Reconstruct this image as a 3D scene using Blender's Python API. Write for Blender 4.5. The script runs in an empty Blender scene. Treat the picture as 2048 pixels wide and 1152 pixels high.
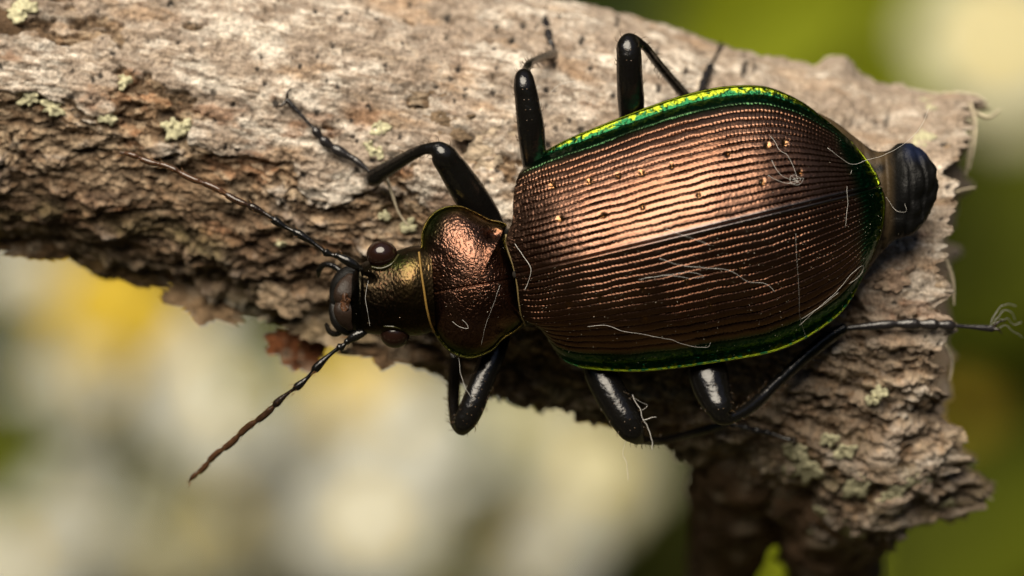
import bpy, math, random
import numpy as np
from mathutils import Matrix, Vector
random.seed(7); RNG = np.random.default_rng(7)
SC = bpy.context.scene
COL = SC.collection

# ------------------------------------------------------------------ camera, sky, sun, exposure
# "view frame": x right, y up, z towards the lens, millimetres, origin at the middle of the beetle.
S = 0.001                     # mm -> m
PITCH = math.radians(47)      # camera looks 43 degrees below the horizon
BASE = Vector((0, 0, 0.42))   # the beetle sits 42 cm above the ground
DIST = 200.0                  # lens to subject, mm
RM = Matrix.Rotation(PITCH, 3, 'X')

def world(v):                 # view frame (mm) -> world (m)
    return BASE + RM @ (Vector(v) * S)

cam_d = bpy.data.cameras.new('camera')
cam = bpy.data.objects.new('camera', cam_d); COL.objects.link(cam)
cam.location = world((0, 0, DIST)); cam.rotation_euler = (PITCH, 0, 0)
cam_d.sensor_width = 36.0
cam_d.lens = 36.0 * DIST / 40.96
cam_d.clip_start = 0.005; cam_d.clip_end = 2000
cam_d.dof.use_dof = True
cam_d.dof.focus_distance = (DIST - 1.2) * S
cam_d.dof.aperture_fstop = cam_d.lens / 5.6
SC.camera = cam

SUN_V = Vector((-0.20, 0.64, 0.74)).normalized()      # towards the sun, view frame
SUN_W = (RM @ SUN_V).normalized()
sun_d = bpy.data.lights.new('sun', 'SUN'); sun = bpy.data.objects.new('sun', sun_d); COL.objects.link(sun)
sun.rotation_euler = SUN_W.to_track_quat('Z', 'Y').to_euler()
sun.location = (0, 0, 3)
sun_d.energy = 5.0; sun_d.angle = math.radians(50); sun_d.color = (1.0, 0.89, 0.72)

wd = bpy.data.worlds.new('World'); SC.world = wd; wd.use_nodes = True
wn = wd.node_tree.nodes; wl = wd.node_tree.links
sky = wn.new('ShaderNodeTexSky'); sky.sky_type = 'NISHITA'; sky.sun_disc = False
sky.sun_elevation = math.asin(max(-1, min(1, SUN_W.z)))
sky.sun_rotation = math.atan2(SUN_W.x, SUN_W.y)
sky.air_density = 0.8; sky.dust_density = 2.0; sky.ozone_density = 0.5
wl.new(sky.outputs[0], wn['Background'].inputs[0]); wn['Background'].inputs[1].default_value = 0.05

SC.view_settings.view_transform = 'Standard'; SC.view_settings.look = 'None'
SC.view_settings.exposure = 0.45; SC.view_settings.gamma = 1.0
SC.render.engine = 'CYCLES'
SC.cycles.use_denoising = True
SC.cycles.max_bounces = 8
SC.cycles.sample_clamp_indirect = 4.0

# ------------------------------------------------------------------ helpers
def P(px, py, z=0.0):
    """photo pixel + height z (mm) -> view-frame point(s)"""
    px = np.asarray(px, float); py = np.asarray(py, float); z = np.asarray(z, float)
    k = (DIST - z) / DIST
    return np.stack(np.broadcast_arrays((px - 1024) / 50 * k, (576 - py) / 50 * k, z), -1)

def sstep(a, b, x):
    t = np.clip((x - a) / (b - a), 0, 1); return t * t * (3 - 2 * t)

def _hash(ix, iy, iz, seed):
    h = (ix * 374761393 + iy * 668265263 + iz * 2147483647 + seed * 974634777) & 0xFFFFFFFF
    h = ((h ^ (h >> 13)) * 1274126177) & 0xFFFFFFFF
    h = ((h ^ (h >> 15)) * 2246822519) & 0xFFFFFFFF
    return ((h ^ (h >> 16)) & 0xFFFFFF) / float(0xFFFFFF)

def vnoise(p, seed=0):
    p = np.asarray(p, float); f = np.floor(p); i = f.astype(np.int64); t = p - f; t = t * t * t * (t * (t * 6 - 15) + 10)
    r = 0
    for dx in (0, 1):
        wx = t[..., 0] if dx else 1 - t[..., 0]
        for dy in (0, 1):
            wy = t[..., 1] if dy else 1 - t[..., 1]
            for dz in (0, 1):
                wz = t[..., 2] if dz else 1 - t[..., 2]
                r = r + wx * wy * wz * _hash(i[..., 0] + dx, i[..., 1] + dy, i[..., 2] + dz, seed)
    return r * 2 - 1

def fbm(p, octv=4, seed=0, gain=0.5):
    r = 0; a = 1.0; s = 0
    for k in range(octv):
        r = r + a * vnoise(np.asarray(p) * (2.03 ** k), seed + k * 17); s += a; a *= gain
    return r / s

def cells(p, seed=0):
    """2-d worley: distance to the nearest and to the second feature point, id of nearest"""
    p = np.asarray(p, float); i = np.floor(p).astype(np.int64)
    d1 = np.full(p.shape[:-1], 9.0); d2 = d1.copy(); idn = np.zeros(p.shape[:-1])
    z = np.zeros_like(i[..., 0])
    for dx in (-1, 0, 1):
        for dy in (-1, 0, 1):
            cx = i[..., 0] + dx; cy = i[..., 1] + dy
            fx = cx + _hash(cx, cy, z, seed); fy = cy + _hash(cx, cy, z + 1, seed)
            d = np.hypot(p[..., 0] - fx, p[..., 1] - fy)
            m = d < d1
            d2 = np.where(m, d1, np.minimum(d2, d)); idn = np.where(m, _hash(cx, cy, z + 2, seed), idn)
            d1 = np.where(m, d, d1)
    return d1, d2, idn

def catmull(pts, n, closed=False):
    pts = np.asarray(pts, float)
    if closed: q = np.vstack([pts[-1:], pts, pts[:2]])
    else: q = np.vstack([2 * pts[:1] - pts[1:2], pts, 2 * pts[-1:] - pts[-2:-1]])
    m = len(pts) if closed else len(pts) - 1
    # centripetal-ish: parametrise by chord length so uneven spacing does not overshoot
    seg = np.linalg.norm(np.diff(np.vstack([pts, pts[:1]]) if closed else pts, axis=0), axis=1)[:m]
    cum = np.concatenate([[0], np.cumsum(seg)])
    t = np.linspace(0, cum[-1], n, endpoint=not closed)
    k = np.clip(np.searchsorted(cum, t, side='right') - 1, 0, m - 1)
    f = ((t - cum[k]) / np.maximum(seg[k], 1e-9))[:, None]
    p0, p1, p2, p3 = q[k], q[k + 1], q[k + 2], q[k + 3]
    l0 = np.linalg.norm(p1 - p0, axis=1)[:, None] + 1e-9; l1 = np.linalg.norm(p2 - p1, axis=1)[:, None] + 1e-9
    l2 = np.linalg.norm(p3 - p2, axis=1)[:, None] + 1e-9
    m1 = ((p1 - p0) / l0 * l1 + (p2 - p1) * l0 / l1 * 1.0 * (l1 / (l0))) * 0 + l1 * ((p1 - p0) / l0 * l1 + (p2 - p1) / l1 * l0) / (l0 + l1)
    m2 = l1 * ((p2 - p1) / l1 * l2 + (p3 - p2) / l2 * l1) / (l1 + l2)
    f2 = f * f; f3 = f2 * f
    return (2 * f3 - 3 * f2 + 1) * p1 + (f3 - 2 * f2 + f) * m1 + (-2 * f3 + 3 * f2) * p2 + (f3 - f2) * m2

def grid_faces(nu, nv, closed_v=False, flip=False):
    i = np.arange(nu - 1)[:, None]; j = np.arange(nv if closed_v else nv - 1)[None, :]
    a = i * nv + j; b = i * nv + (j + 1) % nv; c = (i + 1) * nv + (j + 1) % nv; d = (i + 1) * nv + j
    f = np.stack([a, b, c, d], -1).reshape(-1, 4)
    return f[:, ::-1] if flip else f

def tube(path, rad, sides=16, flat=1.0, round_ends=True, up=(0, 0, 1)):
    """tube of elliptical section along path (n,3); rad (n,); flat = thickness along 'up' / width"""
    path = np.asarray(path, float); rad = np.asarray(rad, float)
    if round_ends:
        t0 = path[0] - path[1]; t0 /= np.linalg.norm(t0) + 1e-12
        t1 = path[-1] - path[-2]; t1 /= np.linalg.norm(t1) + 1e-12
        an = np.radians([88, 70, 45, 22])
        pre = [path[0] + t0 * rad[0] * .8 * math.sin(a) for a in an]; prr = [rad[0] * math.cos(a) for a in an]
        post = [path[-1] + t1 * rad[-1] * .8 * math.sin(a) for a in an[::-1]]; por = [rad[-1] * math.cos(a) for a in an[::-1]]
        path = np.vstack([pre, path, post]); rad = np.concatenate([prr, rad, por])
    n = len(path)
    T = np.gradient(path, axis=0); T /= np.linalg.norm(T, axis=1)[:, None] + 1e-12
    up = np.array(up, float)
    V = np.zeros((n, sides, 3)); ph = np.linspace(0, 2 * np.pi, sides, endpoint=False)
    n1 = np.cross(up, T[0])
    if np.linalg.norm(n1) < .05: n1 = np.cross([1, 0, 0], T[0])
    n1 /= np.linalg.norm(n1)
    for k in range(n):
        n1 = n1 - T[k] * np.dot(n1, T[k]); n1 /= np.linalg.norm(n1) + 1e-12
        n2 = np.cross(T[k], n1)
        V[k] = path[k] + rad[k] * (np.cos(ph)[:, None] * n1 + flat * np.sin(ph)[:, None] * n2)
    F = grid_faces(n, sides, True)
    verts = V.reshape(-1, 3)
    F = [tuple(f) for f in F.tolist()]
    F.append(tuple(range(sides - 1, -1, -1))); F.append(tuple((n - 1) * sides + i for i in range(sides)))
    return verts, F

def merge(parts):
    V = []; F = []; off = 0
    for v, f in parts:
        V.append(np.asarray(v)); F += [tuple(int(i) + off for i in q) for q in f]; off += len(v)
    return np.vstack(V), F

def make_mesh(name, verts, faces, mat, cols=None, smooth=True, extra=None):
    """verts already in metres, local"""
    me = bpy.data.meshes.new(name)
    verts = np.ascontiguousarray(verts, np.float32)
    if isinstance(faces, np.ndarray):
        nf, k = faces.shape
        me.vertices.add(len(verts)); me.vertices.foreach_set('co', verts.ravel())
        me.loops.add(nf * k); me.loops.foreach_set('vertex_index', np.ascontiguousarray(faces, np.int32).ravel())
        me.polygons.add(nf); me.polygons.foreach_set('loop_start', np.arange(0, nf * k, k, dtype=np.int32))
        me.update(calc_edges=True)
    else:
        me.from_pydata([tuple(v) for v in verts.tolist()], [], faces); me.update()
    if cols is not None:
        at = me.color_attributes.new('Col', 'FLOAT_COLOR', 'POINT')
        c = np.ones((len(verts), 4), np.float32); c[:, :3] = np.clip(cols, 0, 1); at.data.foreach_set('color', c.ravel())
    for k, v in (extra or {}).items():
        at = me.attributes.new(k, 'FLOAT', 'POINT'); at.data.foreach_set('value', np.ascontiguousarray(v, np.float32))
    if smooth: me.polygons.foreach_set('use_smooth', np.ones(len(me.polygons), bool))
    me.materials.append(mat)
    return me

def link(name, data, parent=None):
    o = bpy.data.objects.new(name, data); COL.objects.link(o)
    if parent is not None: o.parent = parent
    return o

def tag(o, label=None, cat=None, group=None, kind=None):
    if label: o['label'] = label
    if cat: o['category'] = cat
    if group: o['group'] = group
    if kind: o['kind'] = kind
    return o

ORG = {}
def root(name, origin, label, cat, group=None):
    e = link(name, None); e.empty_display_size = .002
    e.location = world(origin); e.rotation_euler = (PITCH, 0, 0); ORG[e.name] = np.array(origin, float)
    return tag(e, label, cat, group)

def part(name, V, F, mat, parent, cols=None, org=None, extra=None, smooth=True):
    """view-frame mm geometry as a child; org = origin of the top-level root"""
    return link(name, make_mesh(name, (np.asarray(V) - org) * S, F, mat, cols, smooth, extra), parent)

def solo(name, V, F, mat, label, cat, group=None, kind=None, cols=None):
    V = np.asarray(V); o0 = V.mean(0)
    o = link(name, make_mesh(name, (V - o0) * S, F, mat, cols))
    o.location = world(o0); o.rotation_euler = (PITCH, 0, 0)
    return tag(o, label, cat, group, kind)

# ------------------------------------------------------------------ materials
def new_mat(name):
    m = bpy.data.materials.new(name); m.use_nodes = True
    return m, m.node_tree.nodes, m.node_tree.links, m.node_tree.nodes['Principled BSDF']

def setp(b, **k):
    nm = dict(base='Base Color', rough='Roughness', metal='Metallic', ior='IOR', coat='Coat Weight', coatr='Coat Roughness',
              spec='Specular IOR Level', trans='Transmission Weight', sss='Subsurface Weight', tint='Specular Tint', sheen='Sheen Weight')
    for a, v in k.items():
        b.inputs[nm[a]].default_value = (*v, 1) if isinstance(v, tuple) and len(v) == 3 else v

def noise_mm(nt, scale, detail=4, rough=.55, coord='Object'):
    """noise texture whose scale is per millimetre"""
    n, l = nt.nodes, nt.links
    tc = n.new('ShaderNodeTexCoord'); mp = n.new('ShaderNodeMapping'); mp.inputs['Scale'].default_value = (1000, 1000, 1000)
    tx = n.new('ShaderNodeTexNoise'); tx.inputs['Scale'].default_value = scale; tx.inputs['Detail'].default_value = detail; tx.inputs['Roughness'].default_value = rough
    l.new(tc.outputs[coord], mp.inputs['Vector']); l.new(mp.outputs[0], tx.inputs['Vector'])
    return tx

def add_bump(nt, b, hsock, dist, strength=1.0, also=None):
    bp = nt.nodes.new('ShaderNodeBump'); bp.inputs['Distance'].default_value = dist * S; bp.inputs['Strength'].default_value = strength
    nt.links.new(hsock, bp.inputs['Height']); nt.links.new(bp.outputs[0], b.inputs['Normal'])
    if also: nt.links.new(bp.outputs[0], b.inputs[also])

def attr_col(nt, b, var_scale=None, lo=.7, hi=1.3):
    a = nt.nodes.new('ShaderNodeAttribute'); a.attribute_name = 'Col'
    if var_scale is None:
        nt.links.new(a.outputs['Color'], b.inputs['Base Color']); return
    tx = noise_mm(nt, var_scale, 5, .65)
    mr = nt.nodes.new('ShaderNodeMapRange'); mr.inputs['From Min'].default_value = .3; mr.inputs['From Max'].default_value = .7
    mr.inputs['To Min'].default_value = lo; mr.inputs['To Max'].default_value = hi
    nt.links.new(tx.outputs['Fac'], mr.inputs['Value'])
    vm = nt.nodes.new('ShaderNodeVectorMath'); vm.operation = 'SCALE'
    nt.links.new(a.outputs['Color'], vm.inputs[0]); nt.links.new(mr.outputs[0], vm.inputs['Scale'])
    nt.links.new(vm.outputs[0], b.inputs['Base Color'])
    return tx

M = {}
m, n, l, b = new_mat('bark'); tx = attr_col(m.node_tree, b, 7.0, .55, 1.45); setp(b, rough=.82, spec=.25)
add_bump(m.node_tree, b, tx.outputs['Fac'], .16, .9); M['bark'] = m

def cuticle(name, metal, rough, coat, coatr, bump_scale, bump_d):
    m, n, l, b = new_mat(name); attr_col(m.node_tree, b); setp(b, metal=metal, rough=rough, coat=coat, coatr=coatr)
    tx = noise_mm(m.node_tree, bump_scale, 3); add_bump(m.node_tree, b, tx.outputs['Fac'], bump_d, .6); M[name] = m
cuticle('elytra_cuticle', 1.0, .30, 0, .3, 22, .008)
cuticle('pronotum_cuticle', 1.0, .29, 0, .25, 22, .006)
cuticle('body_cuticle', .0, .45, 0, .15, 9, .05)
M['body_cuticle'].node_tree.nodes['Principled BSDF'].inputs['Specular IOR Level'].default_value = .13
cuticle('mouth_cuticle', 0.0, .42, 0, .12, 14, .03)
M['mouth_cuticle'].node_tree.nodes['Principled BSDF'].inputs['Specular IOR Level'].default_value = .22
cuticle('leg_cuticle', 0.0, .15, 0, .12, 6, .035)

m, n, l, b = new_mat('eye_lens'); setp(b, base=(.014, .006, .004), rough=.14, coat=.0, coatr=.06); M['eye'] = m
m, n, l, b = new_mat('silk'); setp(b, base=(.62, .60, .56), rough=.35, spec=.6); M['silk'] = m
m, n, l, b = new_mat('hair'); setp(b, base=(.30, .15, .05), rough=.4); M['hair'] = m
m, n, l, b = new_mat('dust'); setp(b, base=(.75, .68, .55), rough=.6); M['dust'] = m
def plain(name, base, rough=.6, var=0.0, vs=1.0, transl=None):
    m, n, l, b = new_mat(name); setp(b, base=base, rough=rough, spec=.15)
    if var:
        tx = noise_mm(m.node_tree, vs, 4); cr = n.new('ShaderNodeValToRGB')
        cr.color_ramp.elements[0].position = .3; cr.color_ramp.elements[1].position = .7
        cr.color_ramp.elements[0].color = (*[c * (1 - var) for c in base], 1); cr.color_ramp.elements[1].color = (*[min(1, c * (1 + var)) for c in base], 1)
        l.new(tx.outputs['Fac'], cr.inputs[0]); l.new(cr.outputs[0], b.inputs['Base Color'])
    if transl:
        t = n.new('ShaderNodeBsdfTranslucent'); t.inputs[0].default_value = (*transl, 1)
        mx = n.new('ShaderNodeMixShader'); mx.inputs[0].default_value = .45
        l.new(b.outputs[0], mx.inputs[1]); l.new(t.outputs[0], mx.inputs[2]); l.new(mx.outputs[0], n['Material Output'].inputs[0])
    M[name] = m; return m
plain('lichen', (.42, .40, .26), .9, .45, 6)
plain('fibre', (.42, .36, .26), .8, .3, 3)
plain('petal_white', (.73, .74, .67), .6, .06, .3, (.5, .52, .42))
plain('petal_cream', (.70, .68, .48), .6, .06, .3, (.5, .48, .28))
plain('petal_yellow', (.70, .52, .06), .6, .1, .3, (.5, .36, .03))
plain('flower_centre', (.62, .45, .04), .8, .2, 1)
plain('leaf_bright', (.17, .20, .004), .7, .25, .05, (.30, .36, .004))
plain('leaf_green', (.080, .098, .003), .7, .25, .05, (.14, .16, .003))
plain('leaf_dark', (.030, .045, .006), .55, .3, .05, (.05, .07, .006))
plain('stem_green', (.08, .10, .02), .6)
plain('grass', (.055, .060, .010), .6, .4, .03, (.09, .10, .01))
m, n, l, b = new_mat('soil'); setp(b, rough=.95)
tx = noise_mm(m.node_tree, .03, 6); cr = n.new('ShaderNodeValToRGB')
cr.color_ramp.elements[0].position = .35; cr.color_ramp.elements[1].position = .68
cr.color_ramp.elements[0].color = (.040, .030, .012, 1); cr.color_ramp.elements[1].color = (.075, .070, .020, 1)
l.new(tx.outputs['Fac'], cr.inputs[0]); l.new(cr.outputs[0], b.inputs['Base Color']); M['soil'] = m

# ------------------------------------------------------------------ ground
R = 300.0
th = np.linspace(0, 2 * np.pi, 64, endpoint=False)
rr = np.array([0.02, .3, 1, 4, 20, 80, R])
V = np.stack([rr[:, None] * np.cos(th), rr[:, None] * np.sin(th), 0 * rr[:, None] * th], -1).reshape(-1, 3)
F = [tuple(f) for f in grid_faces(len(rr), 64, True).tolist()] + [tuple(range(64))]
g = link('ground', make_mesh('ground', V, F, M['soil'], smooth=False)); tag(g, kind='structure', label='dark mossy earth far below the branch')

# ------------------------------------------------------------------ branch
TOP = np.array([(-400, -305), (0, -225), (400, -140), (800, -60), (1000, -25), (1180, 12), (1300, 48), (1450, 98), (1550, 124), (1640, 146), (1680, 134), (1720, 150), (1800, 178), (1880, 190), (1945, 192), (1968, 200)], float)
BOT = np.array([(-400, 455), (0, 510), (60, 508), (130, 530), (200, 548), (330, 572), (480, 612), (540, 645), (620, 676), (700, 682), (800, 718), (860, 740), (900, 774), (1000, 795), (1110, 832), (1260, 874), (1400, 915), (1500, 960), (1600, 1010), (1680, 1070), (1760, 1112), (1800, 1104), (1860, 1050), (1930, 1034), (1968, 992)], float)
XEND = np.array([(150, 1930), (200, 1948), (280, 1922), (400, 1902), (600, 1890), (800, 1892), (900, 1912), (950, 1945), (985, 1966), (1040, 1930)], float)
ZF = -3.0
def branch_surf(px, py):
    t = np.interp(px, TOP[:, 0], TOP[:, 1]); bo = np.interp(px, BOT[:, 0], BOT[:, 1])
    c = (t + bo) / 2; h = (bo - t) / 2; d = .85 * h / 50
    q = np.clip((np.asarray(py, float) - c) / h, -1, 1)
    return ZF - d + d * np.sqrt(1 - q * q)

def blob(px, py, cx, cy, rx, ry=None, rot=0.0):
    ry = ry or rx; dx = px - cx; dy = py - cy; c, s_ = math.cos(rot), math.sin(rot)
    return np.exp(-(((dx * c + dy * s_) / rx) ** 2 + ((-dx * s_ + dy * c) / ry) ** 2))

def lerp3(a, b, t): return a + (np.asarray(b) - a) * t[..., None]

br_org = np.array([-10.0, 4.0, -10.0])
branch = root('broken_branch', tuple(br_org), 'thick broken grey-brown branch with flaking lichen-spotted bark under the beetle', 'branch')
NX, NF, NB = 920, 470, 60
xn = np.linspace(-190, 1968, NX)
ph = np.concatenate([np.linspace(-.12 * np.pi, 1.12 * np.pi, NF), np.linspace(1.12 * np.pi, 1.88 * np.pi, NB + 2)[1:-1]])
NT = len(ph)
tt = np.interp(xn, TOP[:, 0], TOP[:, 1]); bb = np.interp(xn, BOT[:, 0], BOT[:, 1])
kern = np.ones(9) / 9
tt[4:-4] = np.convolve(tt, kern, 'valid'); bb[4:-4] = np.convolve(bb, kern, 'valid')
cc = ((tt + bb) / 2)[:, None]; hh = ((bb - tt) / 2)[:, None]; dd = .85 * hh / 50
PYv = cc - hh * np.cos(ph)[None, :]
Zv = ZF - dd + dd * np.sin(ph)[None, :]
PXv = np.repeat(xn[:, None], NT, 1)
xe = np.interp(PYv, XEND[:, 0], XEND[:, 1])
PXv = np.where(PXv > 1600, 1600 + (PXv - 1600) * (xe - 1600) / 368.0, PXv)
pos = P(PXv, PYv, Zv)                                    # (NX,NT,3)
# normals of the smooth trunk
du = np.gradient(pos, axis=0); dv = np.gradient(pos, axis=1)
N0 = np.cross(dv, du); N0 /= np.linalg.norm(N0, axis=2)[..., None] + 1e-12
cen = pos.mean(1, keepdims=True); sg = np.sign((N0 * (pos - cen)).sum(2)); N0 *= np.where(sg == 0, 1, sg)[..., None]
ax = np.array([.985, -.17, 0]); perp = np.array([.17, .985, 0])
al = pos @ ax; ac = pos @ perp; zz = pos[..., 2]
def Q(fa, fc, off=0.0): return np.stack([al * fa + off, ac * fc + off * .7, zz * fc], -1)
qn = (PYv - cc) / hh                                     # -1 top .. 1 bottom
warp = fbm(Q(.35, .5), 4, 3)
big = fbm(Q(.10, .28, 4) + warp[..., None] * .5, 5, 11)
mid = fbm(Q(.60, .95, 9) + warp[..., None] * .6, 5, 23)
fine = fbm(Q(2.1, 2.7, 2), 5, 31, .6)
grain = fbm(Q(1.1, 7.0, 5), 4, 41, .6)
speck = fbm(Q(5.0, 6.0, 5), 4, 47, .7)
crack = 1 - np.abs(fbm(Q(.30, .75, 7) + warp[..., None] * .8, 4, 57)) * 7
crack = np.clip(crack, 0, 1) ** 2
crack2 = np.clip(1 - np.abs(fbm(Q(.8, 1.6, 3) + warp[..., None] * .9, 4, 67)) * 8, 0, 1) ** 2
B_ = lambda *a: blob(PXv, PYv, *a)
# outer pale bark still on: 1, flaked away: 0
keep = .45 * big + .95 * mid + .25 * warp - .55 * qn + .02
keep = keep + .55 * B_(560, 130, 420, 130, .12) + .4 * B_(1000, 130, 160, 110) + .3 * B_(1300, 110, 250, 70, .25) + .35 * B_(1850, 480, 90, 330) \
    + .35 * B_(650, 320, 190, 90, .3) + .4 * B_(1760, 900, 150, 130, .4) - .55 * B_(330, 190, 110, 60, .3) - .45 * B_(860, 205, 130, 40) - .5 * B_(930, 280, 70, 35) \
    - .5 * B_(150, 300, 330, 50, .3) - .5 * B_(250, 430, 330, 80, .15) + .22 * B_(600, 440, 220, 130) - .4 * B_(40, 230, 60, 40)
pale = sstep(-.04, .05, keep)
keep2 = keep + .38 + .25 * fbm(Q(.5, 1.3, 15), 4, 73)
lay2 = sstep(-.04, .05, keep2)
disp = .20 * pale + .18 * lay2 + .26 * mid + .42 * big + .10 * fine + .10 * grain - .18 * crack * (1 - .5 * pale) - .10 * crack2 + .05 * speck
disp += -.55 * B_(935, 292, 34, 22) * 1.2 - .5 * B_(1740, 800, 130, 18, .35) + .35 * B_(1680, 140, 40, 25) - .6 * B_(1880, 830, 60, 40)
cw = np.stack([al * 1.05 + warp * 1.3, ac * 2.5 + zz * 1.6 + mid * 1.2], -1)
f1, f2, fid = cells(cw + .35 * np.stack([fine, speck], -1), 15)
g1, g2, gid = cells(cw * 2.3 + .5 * np.stack([speck, fine], -1), 25)
joint = sstep(.16, .02, f2 - f1); joint2 = sstep(.14, .02, g2 - g1)
rough_zone = 1 - .75 * pale
disp += rough_zone * (.16 * (fid - .5) + .07 * (gid - .5) - .07 * joint - .03 * joint2)
# ragged end and lower edge
disp += .35 * sstep(.72, 1.0, qn) * fbm(Q(.9, .9, 6), 4, 81) * (1 + .6 * sstep(0, 1, PXv / 1200))
edge = sstep(1830, 1960, PXv)
endjit = edge * fbm(np.stack([0 * al, ac * 1.3, zz * 1.3], -1), 5, 91, .65) * 1.9
pos2 = pos + N0 * (disp - .25)[..., None]
pos2[..., 0] += endjit
# colour: outer bark, inner bark, wood, stains, lower-left shade
c = np.zeros((NX, NT, 3)) + np.array([.215, .142, .085])
c = lerp3(c, (.38, .285, .19), sstep(-.3, .35, fine + .6 * mid))
c = lerp3(c, (.075, .040, .020), .75 * sstep(.05, .5, -fine + .5 * warp - .25))
outer = lerp3(np.zeros((NX, NT, 3)) + np.array([.38, .31, .25]), (.72, .655, .57), sstep(-.25, .5, fbm(Q(.7, 1.3, 3), 4, 101) + .5 * speck))
outer = lerp3(outer, (.20, .15, .11), .85 * sstep(.02, .36, grain + .4 * speck))
outer = lerp3(outer, (.40, .26, .155), .6 * sstep(.15, .5, fbm(Q(.3, .9, 8), 4, 107)))
c = lerp3(c, outer, np.clip(pale * .92 + .35 * lay2 * (1 - pale) * sstep(-.2, .4, speck + mid), 0, 1))
c = lerp3(c, (.075, .032, .012), .75 * np.clip(B_(200, 420, 260, 75, .12) + B_(560, 500, 170, 80, .2), 0, 1) * sstep(-.25, .35, fine + mid + .15))  # dark red-brown bark at lower left: brown colour with shade painted in
c = lerp3(c, (.22, .10, .045), .55 * sstep(.25, .5, fbm(Q(.55, 1.0, 33), 4, 113)) * sstep(-.9, 0, qn))
c = lerp3(c, (.045, .027, .015), .7 * np.clip(crack * (1 - .6 * pale) + .6 * crack2 * (1 - .5 * pale), 0, 1))
c = lerp3(c, (.090, .085, .028), .55 * sstep(.0, .5, fbm(Q(.4, .8, 53), 4, 119) + .55 * (qn - .75)) * sstep(.3, .9, qn))
tint_ = 1 + (rough_zone * .85 * (fid - .45) + .75 * (gid - .5) * (.35 + .65 * rough_zone))
c = c * np.clip(tint_, .35, 2)[..., None]
c = lerp3(c, (.060, .038, .023), .5 * rough_zone * np.clip(joint + .3 * joint2, 0, 1))
c = lerp3(c, (.42, .33, .23), .55 * rough_zone * sstep(.80, .9, gid) * sstep(.9, .3, qn))
greyr = sstep(1150, 1700, PXv) * .55
c = lerp3(c, (.30, .235, .175), greyr * sstep(-.35, .35, speck + fine + .1))
# tiny black fungus dots in the pale bark
d1, d2, idc = cells(np.stack([al * 1.5, ac * 1.5 + zz * .6], -1), 5)
dots = (idc > .58) * sstep(.0, -.08, d1 + .25 * speck - .10 - .28 * (idc - .58)) * pale * sstep(-.5, .1, fbm(Q(.3, .4, 63), 3, 127) + .15)
c = lerp3(c, (.016, .014, .013), .93 * dots); pos2 -= N0 * (.06 * dots)[..., None]
verts = pos2.reshape(-1, 3); cols = c.reshape(-1, 3)
faces = grid_faces(NX, NT, True)
# torn end face: two inner rings
ring = pos2[-1]; ctr = ring.mean(0)
inner = []; icol = []
NR = 26
for k in range(NR):
    t_ = (k + 1) / NR; s_ = 1 - .985 * t_
    rg = ctr + (ring - ctr) * s_
    nzr = fbm(np.stack([rg[:, 0] * 0, rg[:, 1] * .9, rg[:, 2] * .9], -1), 5, 131, .6); nzf = vnoise(np.stack([rg[:, 0] * 0, rg[:, 1] * 5, rg[:, 2] * 2.2], -1), 137)
    kz = (DIST - rg[:, 2]) / DIST; xa = (np.interp(576 - 50 * rg[:, 1] / kz, XEND[:, 0], XEND[:, 1]) - 1024) / 50 * kz
    lim = np.minimum(ring[:, 0], xa) * (1 - t_) + min(ring[:, 0].min(), xa.min()) * t_
    rg[:, 0] = lim - .45 * min(1, t_ * 6) - .5 * t_ + np.minimum(0, 1.5 * nzr - .35) * min(1, t_ * 5) + .22 * nzf * min(1, t_ * 4) - .25
    inner.append(rg)
    cw_ = np.zeros((NT, 3)) + np.array([.33, .245, .16])
    cw_ = lerp3(cw_, (.13, .08, .045), .8 * sstep(-.1, .5, -nzr)); cw_ = lerp3(cw_, (.50, .41, .29), .6 * sstep(.1, .6, nzf)); icol.append(cw_)
base = (NX - 1) * NT; V2 = np.vstack([verts] + inner); cols = np.vstack([cols] + icol)
j = np.arange(NT); jn = (j + 1) % NT; ff = [faces]
prev = base
for k in range(NR):
    cur = NX * NT + k * NT
    ff.append(np.stack([prev + j, prev + jn, cur + jn, cur + j], -1)); prev = cur
faces = np.vstack(ff)
part('bark', V2, faces[:, ::-1], M['bark'], branch, cols, br_org)

def bark_tube(name, pts, rads, sides, n, seed, colr=(.13, .08, .045), amp=.35):
    pp = catmull(np.array(pts, float), n); rd = np.interp(np.linspace(0, 1, n), np.linspace(0, 1, len(rads)), rads)
    v, f = tube(pp, rd, sides, 1.0, True)
    nz = fbm(v * .5, 5, seed, .6); ctrp = np.repeat(np.vstack([pp[:1]] * 4 + [pp] + [pp[-1:]] * 4), sides, 0)
    v = v + (v - ctrp) * (amp * nz + .25 * fbm(v * 1.7, 3, seed + 5))[:, None]
    cl = np.array(colr) * (1 + .9 * fbm(v * 1.4, 4, seed + 9))[:, None]
    cl = lerp3(cl, (.34, .27, .19), .8 * sstep(.1, .5, fbm(v * .9, 4, seed + 13)))
    return part(name, v, f, M['bark'], branch, cl, br_org)

# the rest of the stem runs out of frame to the left and bends down into the ground
lc = P(-160, 110, -9.5)
down = np.array((RM.transposed() @ Vector((0, 0, -1)))[:])      # world down in the view frame
p0 = lc + np.array([2.0, -.4, 0]); p1 = lc + np.array([-30, 5, -4.0]); p2 = lc + np.array([-75, 8, -12]) + down * 25
p3 = lc + np.array([-110, 8, -14]) + down * 110; p4 = lc + np.array([-118, 8, -14]) + down * 260; p5 = lc + np.array([-120, 8, -14]) + down * 425
bark_tube('stem', [p0, p1, p2, p3, p4, p5], [7.0, 7.6, 8.0, 8.6, 9.2, 10], 48, 300, 200, amp=.12)
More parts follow.
